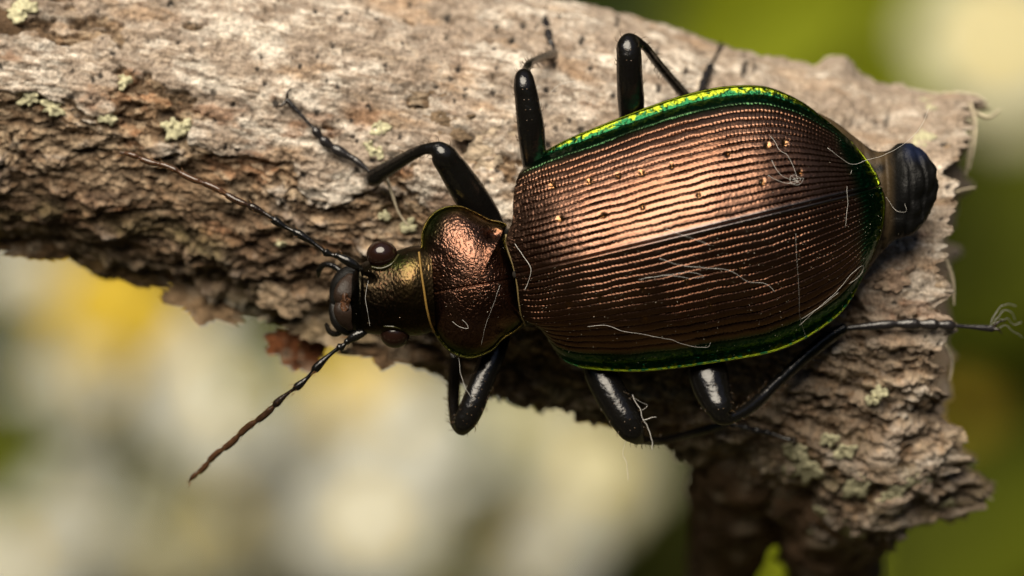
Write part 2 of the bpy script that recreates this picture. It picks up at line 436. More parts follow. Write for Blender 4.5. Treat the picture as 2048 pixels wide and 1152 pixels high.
# two snapped side twigs under the torn end
bark_tube('side_twig', [P(1500, 890, -11), P(1478, 985, -16), P(1455, 1080, -22), P(1440, 1170, -28), P(1430, 1270, -34)], [2.4, 2.1, 1.7, 1.4, 1.2], 40, 90, 210)
bark_tube('side_twig', [P(1640, 950, -11), P(1655, 1040, -15), P(1665, 1110, -20), P(1680, 1190, -26), P(1690, 1270, -32)], [2.6, 2.2, 1.9, 1.6, 1.2], 40, 90, 220)

# loose bark chips along the lower edge and on the front
def chip(px, py, rx, ry, rot, z, tilt, seed, colr, thick=.16):
    na, nr = 72, 14
    a = np.linspace(0, 2 * np.pi, na, endpoint=False); r = np.linspace(.02, 1, nr)
    rag = 1 + .75 * fbm(np.stack([np.cos(a) * 2.2, np.sin(a) * 2.2, 0 * a + seed], -1), 5, seed, .65)
    X = r[:, None] * rag * np.cos(a) * rx / 50; Y = r[:, None] * rag * np.sin(a) * ry / 50
    Zc = .22 * fbm(np.stack([X * 3.5, Y * 3.5, 0 * X + seed], -1), 4, seed + 5, .6) + .25 * fbm(np.stack([X * 1.1, Y * 1.1, 0 * X + seed], -1), 4, seed + 3) - .25 * (r[:, None] ** 2) * (np.cos(a) ** 2) * .8
    cr_, sr_ = math.cos(rot), math.sin(rot)
    top = np.stack([X * cr_ - Y * sr_, X * sr_ + Y * cr_, Zc + Y * tilt], -1)
    cpt = P(px, py, z); th_ = thick * (1 - .6 * r[:, None, None] ** 3)
    tp = (top + cpt).reshape(-1, 3); bt = (top + cpt - np.array([0, 0, 1]) * th_).reshape(-1, 3)
    n_ = nr * na; F1 = grid_faces(nr, na, True); F2 = F1[:, ::-1] + n_
    e = (nr - 1) * na; j = np.arange(na); jn = (j + 1) % na
    F3 = np.stack([e + j, e + n_ + j, e + n_ + jn, e + jn], -1)
    v = np.vstack([tp, bt]); cl = np.array(colr) * (1 + .9 * fbm(v * 2.2, 4, seed + 7))[:, None]
    cl = lerp3(cl, (.36, .29, .21), .6 * sstep(.1, .45, fbm(v * 1.8, 4, seed + 8)))
    part('bark_flake', v, np.vstack([F1, F2, F3]), M['bark'], branch, cl, br_org)
chip(415, 610, 82, 36, -.35, -8.0, -.15, 301, (.24, .16, .09))
chip(600, 692, 60, 46, -.2, -8.4, .1, 302, (.17, .06, .022), .3)
chip(640, 650, 95, 40, -.25, -6.6, .1, 303, (.24, .18, .11))
chip(560, 600, 60, 26, -.5, -5.8, .1, 304, (.27, .20, .13))
chip(770, 705, 90, 30, -.2, -7.2, .1, 305, (.16, .10, .055))
chip(60, 500, 80, 26, -.1, -8.0, .4, 306, (.11, .065, .03))
chip(250, 545, 90, 22, -.25, -8.2, .5, 307, (.12, .075, .03))
chip(1010, 770, 90, 28, -.3, -7.2, .6, 308, (.10, .065, .035))
chip(1090, 735, 50, 24, -.3, -5.9, .4, 318, (.16, .11, .06))
chip(860, 195, 100, 20, -.05, -3.4, -.2, 309, (.15, .10, .06))
chip(880, 245, 95, 28, -.05, -3.1, -.1, 310, (.17, .12, .075))
chip(985, 300, 55, 42, .4, -2.9, -.1, 311, (.42, .34, .25))
chip(310, 175, 70, 26, -.5, -3.3, -.1, 312, (.15, .10, .06))
chip(120, 135, 70, 14, -.1, -3.2, -.1, 313, (.30, .19, .11))
chip(1880, 880, 62, 46, -.7, -6.0, .3, 315, (.36, .28, .19))
chip(1920, 985, 62, 30, .3, -8.2, .3, 316, (.22, .17, .10))
chip(1790, 560, 40, 24, .3, -2.5, .1, 317, (.35, .25, .18))
chip(1640, 935, 120, 26, -.35, -6.6, .5, 319, (.20, .14, .08))
chip(1780, 840, 110, 20, -.4, -5.0, .4, 320, (.30, .22, .14))

# lichen crusts
def lichen(px, py, r, seed):
    z = float(branch_surf(px, py)) + .28
    na, nr = 30, 8
    a = np.linspace(0, 2 * np.pi, na, endpoint=False); rr = np.linspace(.05, 1, nr)
    r = r * 1.25; rag = 1 + .9 * fbm(np.stack([np.cos(a) * 2.4, np.sin(a) * 1.8, 0 * a + seed], -1), 3, seed)
    X = px + r * rr[:, None] * rag * np.cos(a); Y = py + r * rr[:, None] * rag * np.sin(a) * .8
    Z = branch_surf(X, Y) + .12 + .05 * (1 - rr[:, None] ** 2) + .10 * vnoise(np.stack([X * .12, Y * .12, 0 * X + seed], -1), seed)
    Z[-1] -= .45
    v = P(X, Y, Z).reshape(-1, 3)
    F = [tuple(f) for f in grid_faces(nr, na, True).tolist()] + [tuple(range(na))]
    part('lichen_patch', v, F, M['lichen'], branch, None, br_org)
for k, (x, y, r) in enumerate([(45, 20, 22), (60, 195, 20), (105, 215, 18), (245, 165, 14), (215, 235, 15), (345, 258, 20), (370, 250, 12), (760, 257, 15), (738, 292, 10), (757, 306, 13), (818, 452, 13), (770, 432, 9), (1560, 668, 9), (1610, 935, 26), (1690, 905, 16), (1720, 975, 24), (1770, 1010, 20), (1650, 1045, 28), (1760, 785, 12), (1745, 800, 10), (1860, 205, 15), (1850, 275, 18), (1790, 990, 22), (1905, 1020, 20), (1660, 880, 14), (1700, 1060, 22), (1835, 960, 20), (1590, 905, 18), (560, 490, 9), (700, 560, 10)]):
    lichen(x, y, r, 400 + k)
# torn fibres at the broken end
for k, pts in enumerate([[(1940, 205, -8), (1950, 240, -7.5), (1948, 290, -7), (1938, 340, -7)], [(1935, 215, -8), (1975, 235, -8), (2000, 220, -8.5)], [(1945, 235, -8), (1940, 290, -7.5), (1932, 350, -7)],
                         [(1895, 390, -5.5), (1925, 380, -6), (1950, 375, -6.5)], [(1893, 520, -5), (1906, 560, -5), (1908, 610, -5)], [(1890, 690, -5.4), (1904, 720, -5.6), (1900, 760, -5.5)],
                         [(770, 345, -2.6), (785, 390, -2.5), (800, 430, -2.7), (815, 450, -2.8)], [(985, 8, -7), (990, 30, -6.5), (988, 55, -6)], [(1960, 985, -8.5), (1985, 1000, -9)], [(520, 640, -7.5), (545, 630, -7.5), (575, 618, -7)]]):
    q = np.array(pts, float); pp = catmull(P(q[:, 0], q[:, 1], q[:, 2]), 24)
    v, f = tube(pp, np.linspace(.07, .03, 24) * (1 + .4 * RNG.random(24)), 7); part('bark_fibre', v, f, M['fibre'], branch, None, br_org)

# ------------------------------------------------------------------ beetle
bo = np.array([0.0, 0.0, -2.6])
beetle = root('ground_beetle', tuple(bo), 'glossy copper-black ground beetle with green-edged ridged wing cases clinging to the branch', 'beetle')
SURF = []                                                  # (px, py, z) clouds used to lay threads and dust on
def to_px(v):
    k = DIST / (DIST - v[..., 2]); return np.stack([1024 + v[..., 0] * k * 50, 576 - v[..., 1] * k * 50], -1)

S0 = np.array([1031., 548.]); S1 = np.array([1759., 373.])
UPB = [(1031, 548), (1022, 515), (1012, 480), (1025, 440), (1026, 408), (1030, 372), (1041, 343), (1059, 325)]
LOB = [(1031, 548), (1036, 575), (1040, 610), (1048, 640), (1072, 652), (1090, 670), (1101, 688), (1110, 703)]
UPE = [(1759, 373), (1760, 365), (1757, 354), (1746, 335), (1728, 311), (1704, 284)]
LOE = [(1759, 373), (1767, 384), (1771, 402), (1770, 430), (1762, 470), (1742, 518)]
UPM = [(1059, 325), (1081, 308), (1128, 281), (1199, 251), (1305, 210), (1380, 186), (1445, 173), (1491, 170), (1537, 174), (1570, 186), (1607, 205), (1643, 232), (1673, 256), (1704, 284)]
LOM = [(1110, 703), (1130, 723), (1158, 735), (1209, 742), (1277, 744), (1363, 736), (1465, 721), (1550, 704), (1589, 689), (1643, 658), (1684, 624), (1708, 590), (1724, 556), (1742, 518)]
HU = np.array([0, .04, .10, .18, .35, .55, .70, .82, .91, .96, 1.0]); HZ = np.array([1.4, 1.95, 2.55, 3.0, 3.45, 3.4, 3.0, 2.35, 1.55, 1.0, .35])
FOV_UP = [(1120, 437), (1206, 430), (1285, 415), (1397, 390), (1525, 365), (1104, 370), (1178, 362), (1236, 352), (1283, 345), (1343, 332), (1455, 308), (1535, 290), (1570, 285), (1600, 345)]
FOV_LO = [(1137, 610), (1200, 598), (1285, 580), (1373, 565), (1480, 540), (1290, 640), (1420, 615)]

def elytron(margin, upper):
    mp = catmull(np.array(margin, float), 900)
    axd = (S1 - S0); Ls = np.linalg.norm(axd); axd = axd / Ls
    proj = np.clip(((mp - S0) @ axd) / Ls, 0, 1)
    seg = np.concatenate([[0], np.cumsum(np.linalg.norm(np.diff(mp, axis=0), axis=1))]); seg /= seg[-1]
    um = np.maximum.accumulate(.5 * proj + .5 * seg); um = (um - um[0]) / (um[-1] - um[0]) + np.arange(900) * 1e-9
    NU, NV = 660, 330
    u = np.linspace(0, 1, NU); v = np.concatenate([np.linspace(0, .86, 270, endpoint=False), np.linspace(.86, 1, 60)])
    mx = np.interp(u, um, mp[:, 0]); my = np.interp(u, um, mp[:, 1])
    sx = S0[0] + u * (S1[0] - S0[0]); sy = S0[1] + u * (S1[1] - S0[1])
    U, Vv = np.meshgrid(u, v, indexing='ij')
    # near the suture at the base the elytra wrap the little scutellum
    PXe = sx[:, None] + (mx - sx)[:, None] * Vv; PYe = sy[:, None] + (my - sy)[:, None] * Vv
    bc = catmull(np.array(UPB if upper else LOB, float), 400); bv = np.linspace(0, 1, 400)
    wb = np.exp(-(u * 9) ** 1.3)[:, None]
    PXe = PXe + wb * (np.interp(v, bv, bc[:, 0]) - (S0[0] + v * (mp[0, 0] - S0[0])))[None]
    PYe = PYe + wb * (np.interp(v, bv, bc[:, 1]) - (S0[1] + v * (mp[0, 1] - S0[1])))[None]
    ec = catmull(np.array(UPE if upper else LOE, float), 400)
    we = np.exp(-((1 - u) * 8) ** 1.3)[:, None]
    PXe = PXe + we * (np.interp(v, bv, ec[:, 0]) - (S1[0] + v * (mp[-1, 0] - S1[0])))[None]
    PYe = PYe + we * (np.interp(v, bv, ec[:, 1]) - (S1[1] + v * (mp[-1, 1] - S1[1])))[None]
    Vs = Vv; Ve = 1 - np.minimum(1 - Vv, (1 - U) * 2.6)          # Ve: 1 on the free edge, also round the tip
    H = np.interp(u, HU, HZ); ker = np.ones(41) / 41; Hs = np.convolve(np.pad(H, 20, 'edge'), ker, 'valid')[:, None]
    gut = .925
    x = np.clip(Vv / gut, 0, 1)
    f = (1 - x ** 1.6) ** .7
    Z = Hs * f
    ri = np.clip((Ve - gut) / (1 - gut), 0, 1)
    Z = Z - .15 * ri + .085 * np.exp(-((ri - .90) / .085) ** 2)
    # side margin sinks a little towards the shoulder and the tip
    Z = Z - .35 * Vv ** 4 * (np.abs(2 * U - 1) ** 3)
    pos = P(PXe, PYe, Z)
    a1 = np.gradient(pos, axis=0); a2 = np.gradient(pos, axis=1)
    Nn = np.cross(a1, a2); Nn /= np.linalg.norm(Nn, axis=2)[..., None] + 1e-12
    Nn *= np.where(Nn[..., 2:3] < 0, -1, 1)
    lenu = np.concatenate([[0], np.cumsum(np.linalg.norm(np.diff(pos[:, 120], axis=0), axis=1))])[:, None]   # mm along
    width = np.linalg.norm(P(mx, my, 0) - P(sx, sy, 0), axis=1)[:, None]
    q3 = np.stack([pos[..., 0], pos[..., 1], pos[..., 2] * 0 + (3 if upper else 9)], -1)
    jit = fbm(q3 * .9, 4, 501)
    jit2 = vnoise(q3 * 4.5, 503)
    NS = 15.5
    s = Vv / .88 * NS + .22 * jit + .06 * jit2
    k = np.floor(s); fr = s - k
    dist = np.minimum(fr, 1 - fr)
    on = sstep(.2, 1.1, s) * sstep(.90, .84, Ve)
    puncper = .165
    wob = .22 * vnoise(np.stack([lenu * 2.0 + 0 * Vv, k * 1.7, 0 * Vv], -1), 511)
    phs = lenu / puncper + wob * 1.0 + .5 * (k % 2)
    pk = np.abs(((phs) % 1) - .5) * 2                      # 0 at puncture centre .. 1 between
    groove = np.exp(-(dist / .115) ** 2)
    punct = np.exp(-(dist / .17) ** 2) * np.exp(-((pk) / .45) ** 2)
    trans = np.exp(-((pk) / .22) ** 2) * (.35 + .65 * np.exp(-((fr - .5) / .38) ** 2))
    tstr = .06 + .95 * sstep(.42, .85, Vv) + .9 * sstep(.14, .02, U) + .6 * sstep(.75, .95, U)
    convex = np.cos((fr - .5) * np.pi)
    depth = sstep(0, .03, U) * (1 - .5 * sstep(.93, 1, U)) * np.clip(.85 + .75 * fbm(q3 * .9, 3, 517), .2, 1.5)
    disp = on * depth * (-.036 * groove - .026 * punct - .011 * trans * np.minimum(tstr, 1.4) + .006 * convex)
    # granular green border
    bord = sstep(.84, .90, Ve) * (1 - sstep(.975, .99, Ve))
    gran = fbm(q3 * 7.0, 3, 523, .6)
    disp += bord * .035 * gran * sstep(.02, .1, U)
    disp += .006 * fbm(q3 * 9, 3, 527)
    # worn wrinkles on the shoulder
    base_w = sstep(.13, .02, U) * (1 - sstep(.8, .9, Vv)); disp += base_w * .03 * fbm(q3 * np.array([3.0, 7.0, 1]), 4, 531)
    # raised suture bead
    bead = np.exp(-((Vv * width / .10 - .9) / .8) ** 2); disp += .045 * bead * sstep(.04, .2, U)
    disp -= .05 * np.exp(-(Vv * width / .04) ** 2)
    # golden foveae
    pxy = np.stack([PXe, PYe], -1); fv = np.zeros_like(Vv)
    for (fx, fy) in (FOV_UP if upper else FOV_LO):
        rr_ = ((pxy[..., 0] - fx) / (3.6 + 1.6 * ((fx * 7) % 1.7))) ** 2 + ((pxy[..., 1] - fy) / 6.0) ** 2
        fv = np.maximum(fv, np.exp(-rr_)); disp -= .06 * np.exp(-rr_ * 1.2)
    pos = pos + Nn * disp[..., None]
    # colours (metallic), with a painted seam highlight: copper disc, green border, brassy rim
    c = np.zeros(Vv.shape + (3,)) + np.array([.46, .250, .170])
    c = lerp3(c, (.36, .17, .10), .6 * sstep(-.2, .5, fbm(q3 * .5, 3, 541)))
    c = lerp3(c, (.075, .027, .013), np.clip(on * (.9 * groove + .6 * punct) * depth, 0, 1))
    c = lerp3(c, (.10, .055, .03), .75 * sstep(.05, 0, U))
    c = lerp3(c, (.24, .24, .25), .85 * bead * sstep(.2, .5, U))  # bluish-grey highlight along the suture bead, painted as colour
    green = sstep(.79, .88, Ve + .02 * jit) * sstep(.01, .10, U + .05 * Vv)
    tipg = sstep(.90, 1.0, U + .03 * jit) * .8
    c = lerp3(c, (.022, .15, .058), np.clip(green + tipg * (1 - green) * sstep(.1, .5, Vv), 0, 1))
    yel = sstep(.945, .965, Ve + .050 * gran + .012 * jit - (0 if upper else .02)) * sstep(.03, .12, U)
    c = lerp3(c, (.40, .48, .02), .85 * yel)
    c = lerp3(c, (.05, .03, .015), sstep(.995, 1.0, Ve))
    c = lerp3(c, (.66, .33, .12), .7 * np.clip(fv * 1.2, 0, 1))
    c = c * .345
    SURF.append(np.concatenate([pxy[::4, ::4], pos[::4, ::4, 2:]], -1).reshape(-1, 3))
    # turned-down rim and underside skin so the wing case is a shell
    under = pos.copy(); under[..., 2] -= .12; under = under[:, ::6]
    skirt1 = pos[:, -1:, :] + np.array([0, 0, -.06]); skirt2 = pos[:, -1:, :] + np.array([0, 0, -.22])
    inw = P(sx * .5 + 700, sy * .5 + 225, 0)[:, None] - pos[:, -1:, :]; inw[..., 2] = 0; inw /= np.linalg.norm(inw, axis=2)[..., None] + 1e-9
    skirt2 = skirt2 + inw * .10; skirt3 = skirt2 + inw * .35 + np.array([0, 0, -.25])
    posx = np.concatenate([pos, skirt1, skirt2, skirt3], 1)
    cx = np.concatenate([c, np.zeros((NU, 1, 3)) + (.10, .08, .02), np.zeros((NU, 2, 3)) + (.015, .012, .008)], 1)
    # base lip folds down towards the pronotum
    lip = posx[:1].copy(); lip[..., 2] -= .6; lip[..., 0] += .05
    posx = np.concatenate([lip, posx], 0); cx = np.concatenate([cx[:1] * .6, cx], 0)
    fc = grid_faces(NU + 1, NV + 3, False, flip=upper)
    return part('elytron', posx.reshape(-1, 3), fc, M['elytra_cuticle'], beetle, cx.reshape(-1, 3), bo)

e1 = elytron(UPM, True); e1['label'] = 'sunlit copper wing case'
e2 = elytron(LOM, False); e2['label'] = 'shaded dark copper wing case'

# pronotum
PRO = [(841, 542), (838, 518), (841, 490), (842, 466), (850, 445), (868, 423), (896, 411), (923, 411), (951, 423), (981, 438), (1003, 443), (1013, 448), (1009, 464), (1010, 481), (1020, 511), (1030, 542), (1036, 578), (1040, 615), (1048, 645), (1034, 661), (1008, 678), (987, 700), (963, 713), (938, 718), (911, 711), (890, 697), (871, 672), (862, 655), (853, 621), (847, 584)]
oc = catmull(np.array(PRO, float), 640, True); nr = 190
r = np.linspace(0.004, 1, nr)[:, None]; cpt = np.array([962., 552.])
PXp = cpt[0] + r * (oc[:, 0] - cpt[0]); PYp = cpt[1] + r * (oc[:, 1] - cpt[1])
rr = r + 0 * PXp
Zp = .15 + 1.55 * (1 - np.clip(rr / .965, 0, 1) ** 2.0) ** .66
ri = np.clip((rr - .965) / .035, 0, 1); Zp += .16 * np.sin(ri * np.pi)
Zp += .35 * sstep(960, 1040, PXp) * rr ** 3 * np.exp(-((PYp - 550) / 90) ** 2) + .5 * sstep(880, 840, PXp) * rr ** 3 * np.exp(-((PYp - 570) / 80) ** 2)
Bp = lambda *a: blob(PXp, PYp, *a)
Zp -= .30 * Bp(988, 470, 17, 12) + .16 * Bp(1010, 655, 16, 12)
mid_y = 588 - (PXp - 850) * .17
Zp -= .07 * np.exp(-((PYp - mid_y) / 2.2) ** 2) * sstep(855, 890, PXp) * sstep(1030, 1000, PXp)
pos = P(PXp, PYp, Zp); q3 = pos * np.array([1, 1, 0]) + np.array([0, 0, 4.0])
w1 = fbm(q3 * 1.2, 3, 601)
ridg = np.abs(fbm(q3 * np.array([8.0, 7.2, 1]) + w1[..., None] * 1.8, 2, 607)); ridg = 1 - np.clip(ridg * 5.5, 0, 1)
gr = vnoise(q3 * 13.0, 613) + .6 * vnoise(q3 * 20, 617)
dsp = -.016 * ridg * sstep(.95, .7, rr) + .0075 * gr * (.5 + .8 * sstep(.35, .8, rr))
dsp *= sstep(0, .06, rr)
pos[..., 2] += dsp * 1.0
c = np.zeros(rr.shape + (3,)) + np.array([.38, .20, .14])
c = lerp3(c, (.25, .11, .065), .7 * sstep(-.2, .4, w1))
c = lerp3(c, (.12, .05, .03), .7 * np.clip(ridg, 0, 1))
c = lerp3(c, (.50, .26, .07), .8 * sstep(.72, .9, rr) * Bp(955, 430, 45, 22, .4))
c = lerp3(c, (.13, .16, .018), sstep(.84, .96, rr) * .85 * (1 - .8 * Bp(955, 430, 45, 22, .4)))
c = lerp3(c, (.035, .10, .022), .8 * np.clip(Bp(862, 450, 30, 50) + Bp(900, 705, 60, 18) + Bp(1035, 660, 26, 16), 0, 1) * sstep(.6, .9, rr))
c = lerp3(c, (.42, .30, .07), sstep(.955, .98, rr) * np.clip(sstep(880, 840, PXp) + sstep(990, 1025, PXp) + .3, 0, 1))
c = c * .36
SURF.append(np.stack([PXp, PYp, Zp + dsp], -1)[::4, ::4].reshape(-1, 3))
out = pos[-1]; nrm = out - pos[-8]; nrm[:, 2] = 0; nrm /= np.linalg.norm(nrm, axis=1)[:, None] + 1e-9
sk1 = out + np.array([0, 0, -.10]); sk2 = out - nrm * .25 + np.array([0, 0, -.55]); sk3 = out - nrm * .8 + np.array([0, 0, -1.2])
allp = np.vstack([pos.reshape(-1, 3), sk1, sk2, sk3]); allc = np.vstack([c.reshape(-1, 3), c[-1], np.zeros((1280, 3)) + (.02, .02, .012)])
pron = part('pronotum', allp, grid_faces(nr + 3, 640, True), M['pronotum_cuticle'], beetle, allc, bo); pron['label'] = 'wrinkled copper neck shield with brassy green rim'
# fringe collar of golden hairs between pronotum and wing cases is a bead
def bead_line(pts, z, rad, mat, cl, name, par):
    q = np.array(pts, float); zz_ = np.array(z, float) if np.ndim(z) else np.full(len(q), z)
    pp = catmull(np.column_stack([P(q[:, 0], q[:, 1], zz_)]), 90)
    v, f = tube(pp, np.full(90, rad), 8); return part(name, v, f, mat, par, np.zeros((len(v), 3)) + cl, bo)
bead_line([(1012, 470), (1016, 500), (1027, 532), (1034, 565), (1038, 600), (1043, 630), (1050, 650)], [.75, .95, 1.15, 1.2, 1.0, .6, .2], .045, M['mouth_cuticle'], (.16, .12, .05), 'rear_rim', pron)
bead_line([(838, 505), (842, 540), (848, 580), (854, 618), (862, 650), (868, 664)], [.95, 1.35, 1.40, 1.2, .7, .3], .045, M['mouth_cuticle'], (.20, .12, .03), 'front_rim', pron)
# scutellum
v, f = tube(catmull(np.array([P(1030, 549, 1.30), P(1042, 546, 1.42), P(1056, 542, 1.50)]), 14), np.linspace(.15, .03, 14), 12, .3)
part('scutellum', v, f, M['body_cuticle'], beetle, np.zeros((len(v), 3)) + (.02, .018, .015), bo)

def loft(st, n, sides, expo=2.4):
    """stations (topx,topy,botx,boty,zt,zb): closed body between the outlines"""
    st = np.array(st, float); q = catmull(st, n)
    a = np.linspace(0, 2 * np.pi, sides, endpoint=False)
    ca = np.sign(np.cos(a)) * np.abs(np.cos(a)) ** (2 / expo); sa = np.sign(np.sin(a)) * np.abs(np.sin(a)) ** (2 / expo)
    mx = (q[:, 0] + q[:, 2]) / 2; my = (q[:, 1] + q[:, 3]) / 2
    X = mx[:, None] + (q[:, 0] - mx)[:, None] * ca; Y = my[:, None] + (q[:, 1] - my)[:, None] * ca
    zm = ((q[:, 4] + q[:, 5]) / 2)[:, None]; zh = ((q[:, 4] - q[:, 5]) / 2)[:, None]
    return X, Y, zm + zh * sa, grid_faces(n, sides, True)

def closed(V, F, n, sides):
    return [tuple(f) for f in F.tolist()] + [tuple(range(sides - 1, -1, -1)), tuple((n - 1) * sides + i for i in range(sides))]

# trunk: thorax, belly and the abdomen tip, one continuous mesh
st = [(846, 500, 862, 650, .3, -1.4), (880, 440, 905, 690, .1, -2.0), (940, 432, 960, 700, .1, -2.2), (1000, 455, 1020, 668, .2, -2.2), (1035, 455, 1062, 650, .1, -2.3),
      (1062, 345, 1130, 705, -.2, -2.6), (1150, 290, 1220, 728, -.3, -2.7), (1350, 208, 1420, 715, -.35, -2.7), (1500, 185, 1570, 690, -.35, -2.6), (1606, 214, 1650, 643, -.3, -2.5),
      (1668, 242, 1706, 588, -.25, -2.4), (1718, 280, 1740, 535, -.25, -2.3), (1752, 302, 1768, 500, -.3, -2.2), (1778, 300, 1790, 480, -.3, -2.1), (1797, 286, 1808, 474, -.1, -2.0), (1822, 288, 1826, 466, .05, -1.9),
      (1852, 312, 1846, 446, -.15, -1.8), (1870, 340, 1862, 420, -.5, -1.6), (1876, 362, 1872, 398, -.8, -1.4)]
n_, s_ = 230, 72
X, Y, Zb, F = loft(st, n_, s_)
v = P(X, Y, Zb); nz = fbm(v.reshape(-1, 3) * 2.5, 4, 701).reshape(n_, s_)
seam = .8 * np.exp(-((X - 1822 + (Y - 380) ** 2 * .0016) / 3) ** 2) + .7 * np.exp(-((X - 1850 + (Y - 380) ** 2 * .0022) / 3) ** 2) + np.exp(-((X - 1776 + (Y - 385) ** 2 * .0009) / 4) ** 2) + .6 * np.exp(-((X - 1738 + (Y - 390) ** 2 * .0012) / 4) ** 2)
v[..., 2] += -.22 * seam * (v[..., 2] > -1.0) + .03 * nz
nz2 = fbm(v.reshape(-1, 3) * 1.1, 3, 707).reshape(n_, s_)
v[..., 2] += .35 * nz2 * sstep(1770, 1810, X); v[..., 0] += .25 * nz2 * sstep(1800, 1870, X); v[..., 1] += .22 * np.roll(nz2, 9, 1) * sstep(1780, 1840, X)
cb = np.zeros((n_, s_, 3)) + np.array([.005, .005, .005])
memb = sstep(1590, 1640, X) * sstep(1795, 1772, X)
cb = lerp3(cb, (.055, .038, .02), memb * sstep(-.5, .4, nz + .2)); cb = lerp3(cb, (.008, .012, .030), sstep(1800, 1820, X) * sstep(330, 300, Y))  # brown membrane; bluish highlight tinted into the upper side of the tip
vv = v.reshape(-1, 3); part('body', vv, closed(vv, F, n_, s_), M['body_cuticle'], beetle, cb.reshape(-1, 3), bo)
SURF.append(np.stack([X, Y, Zb], -1)[n_ * 3 // 4:, 1:s_ // 2].reshape(-1, 3))

# head
st = [(700, 556, 697, 650, .35, -.8), (706, 545, 703, 657, .55, -1.0), (718, 531, 719, 664, .85, -1.1), (738, 520, 742, 668, 1.05, -1.2), (768, 511, 772, 670, 1.2, -1.3), (800, 499, 802, 671, 1.3, -1.3), (830, 491, 838, 671, 1.3, -1.3), (862, 492, 872, 660, 1.2, -1.2)]
n_, s_ = 220, 300
X, Y, Zh, F = loft(st, n_, s_, 2.2)
v = P(X, Y, Zh); q3 = v * np.array([1, 1, .0]) + 2.2
top_ = sstep(-.2, .3, Zh)
gr = vnoise(q3 * 13, 801) + .5 * vnoise(q3 * 21, 803)
v[..., 2] += top_ * (.0095 * gr - .18 * blob(X, Y, 735, 555, 16, 9, .3) - .16 * blob(X, Y, 738, 640, 16, 9, -.3) - .05 * np.exp(-((X - 722) / 3) ** 2) + .15 * blob(X, Y, 822, 560, 30, 45))
ch = np.zeros((n_, s_, 3)) + np.array([.045, .032, .018])
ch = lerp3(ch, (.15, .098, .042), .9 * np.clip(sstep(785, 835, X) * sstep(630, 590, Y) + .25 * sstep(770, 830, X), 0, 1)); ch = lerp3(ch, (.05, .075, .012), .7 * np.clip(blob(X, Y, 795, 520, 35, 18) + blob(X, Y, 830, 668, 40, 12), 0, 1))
ch = lerp3(ch, (.02, .018, .012), sstep(735, 715, X)); ch = lerp3(ch, (.10, .05, .03), .6 * sstep(.1, .7, gr) * sstep(735, 760, X))
ch = ch * .6
vv = v.reshape(-1, 3)
head = part('head', vv, closed(vv, F, n_, s_), M['pronotum_cuticle'], beetle, ch.reshape(-1, 3), bo)
head['label'] = 'dark bronze head with finely pitted crown'
SURF.append(np.stack([X, Y, v[..., 2]], -1)[::4, 2:s_ // 2:4].reshape(-1, 3))

def ball(cx, cy, z, rx, ry, rz, nu=40, nv=48):
    a = np.linspace(1e-3, np.pi - 1e-3, nu)[:, None]; b_ = np.linspace(0, 2 * np.pi, nv, endpoint=False)[None]
    o = P(cx, cy, z); v = np.stack([o[0] + rx * np.sin(a) * np.cos(b_), o[1] + ry * np.sin(a) * np.sin(b_), o[2] + rz * np.cos(a) + 0 * b_], -1).reshape(-1, 3)
    return v, closed(v, grid_faces(nu, nv, True), nu, nv)
v, f = ball(764, 509, .45, .62, .55, .55); part('eye', v, f, M['eye'], head, None, bo)
v, f = ball(790, 667, .1, .60, .58, .55); part('eye', v, f, M['eye'], head, None, bo)
# brow ridges over the eyes
for pts, z in (([(744, 534), (762, 537), (782, 529), (797, 510)], [.85, .98, .98, .7]), ([(768, 652), (790, 654), (812, 660)], [.75, .8, .6])):
    bead_line(pts, z, .05, M['leg_cuticle'], (.03, .028, .008), 'brow_ridge', head)
# labrum, mandibles, palps
def limb(name, pts, mat, cl, par, sides=16, flat=.8, n=40):
    q = np.array(pts, float); cpts = np.column_stack([P(q[:, 0], q[:, 1], q[:, 2]), q[:, 3] / 50])
    pp = catmull(cpts, n); v, f = tube(pp[:, :3], pp[:, 3], sides, flat)
    clr = np.array(cl) * (1 + .3 * vnoise(v * 4, 811))[:, None]
    return part(name, v, f, mat, par, clr, bo)
BLK = (.005, .0045, .004)
limb('labrum', [(702, 556, .05, 12), (695, 572, .2, 20), (691, 590, .28, 24), (693, 605, .2, 22), (691, 620, .28, 24), (694, 638, .2, 20), (701, 652, .05, 12)], M['mouth_cuticle'], (.020, .012, .008), head, 20, .5)
limb('mandible', [(716, 550, -.4, 16), (696, 551, -.5, 19), (680, 564, -.55, 17), (670, 586, -.6, 12), (668, 606, -.6, 6), (675, 616, -.6, 2)], M['mouth_cuticle'], BLK, head, 18, .7)
limb('mandible', [(714, 654, -.4, 15), (694, 653, -.5, 18), (679, 642, -.55, 17), (669, 622, -.62, 12), (667, 602, -.68, 6), (671, 592, -.7, 2)], M['mouth_cuticle'], BLK, head, 18, .7)
limb('palp', [(690, 552, -.6, 5), (668, 533, -.9, 6), (650, 529, -1.1, 6), (638, 540, -1.4, 7), (637, 552, -1.6, 4)], M['leg_cuticle'], BLK, head, 12, .9)
limb('palp', [(692, 655, -.6, 5), (672, 668, -.9, 6), (660, 664, -1.2, 6), (653, 650, -1.6, 5)], M['leg_cuticle'], BLK, head, 12, .9)
v, f = ball(690, 604, .50, .17, .34, .09, 18, 30); v = v + .11 * np.stack([vnoise(v * 7, 5), vnoise(v * 7, 6), vnoise(v * 7, 7)], -1)
part('mouth_plate', v, f, M['mouth_cuticle'], head, np.array([.06, .027, .013]) * (1 + .8 * vnoise(v * 9, 9))[:, None], bo)

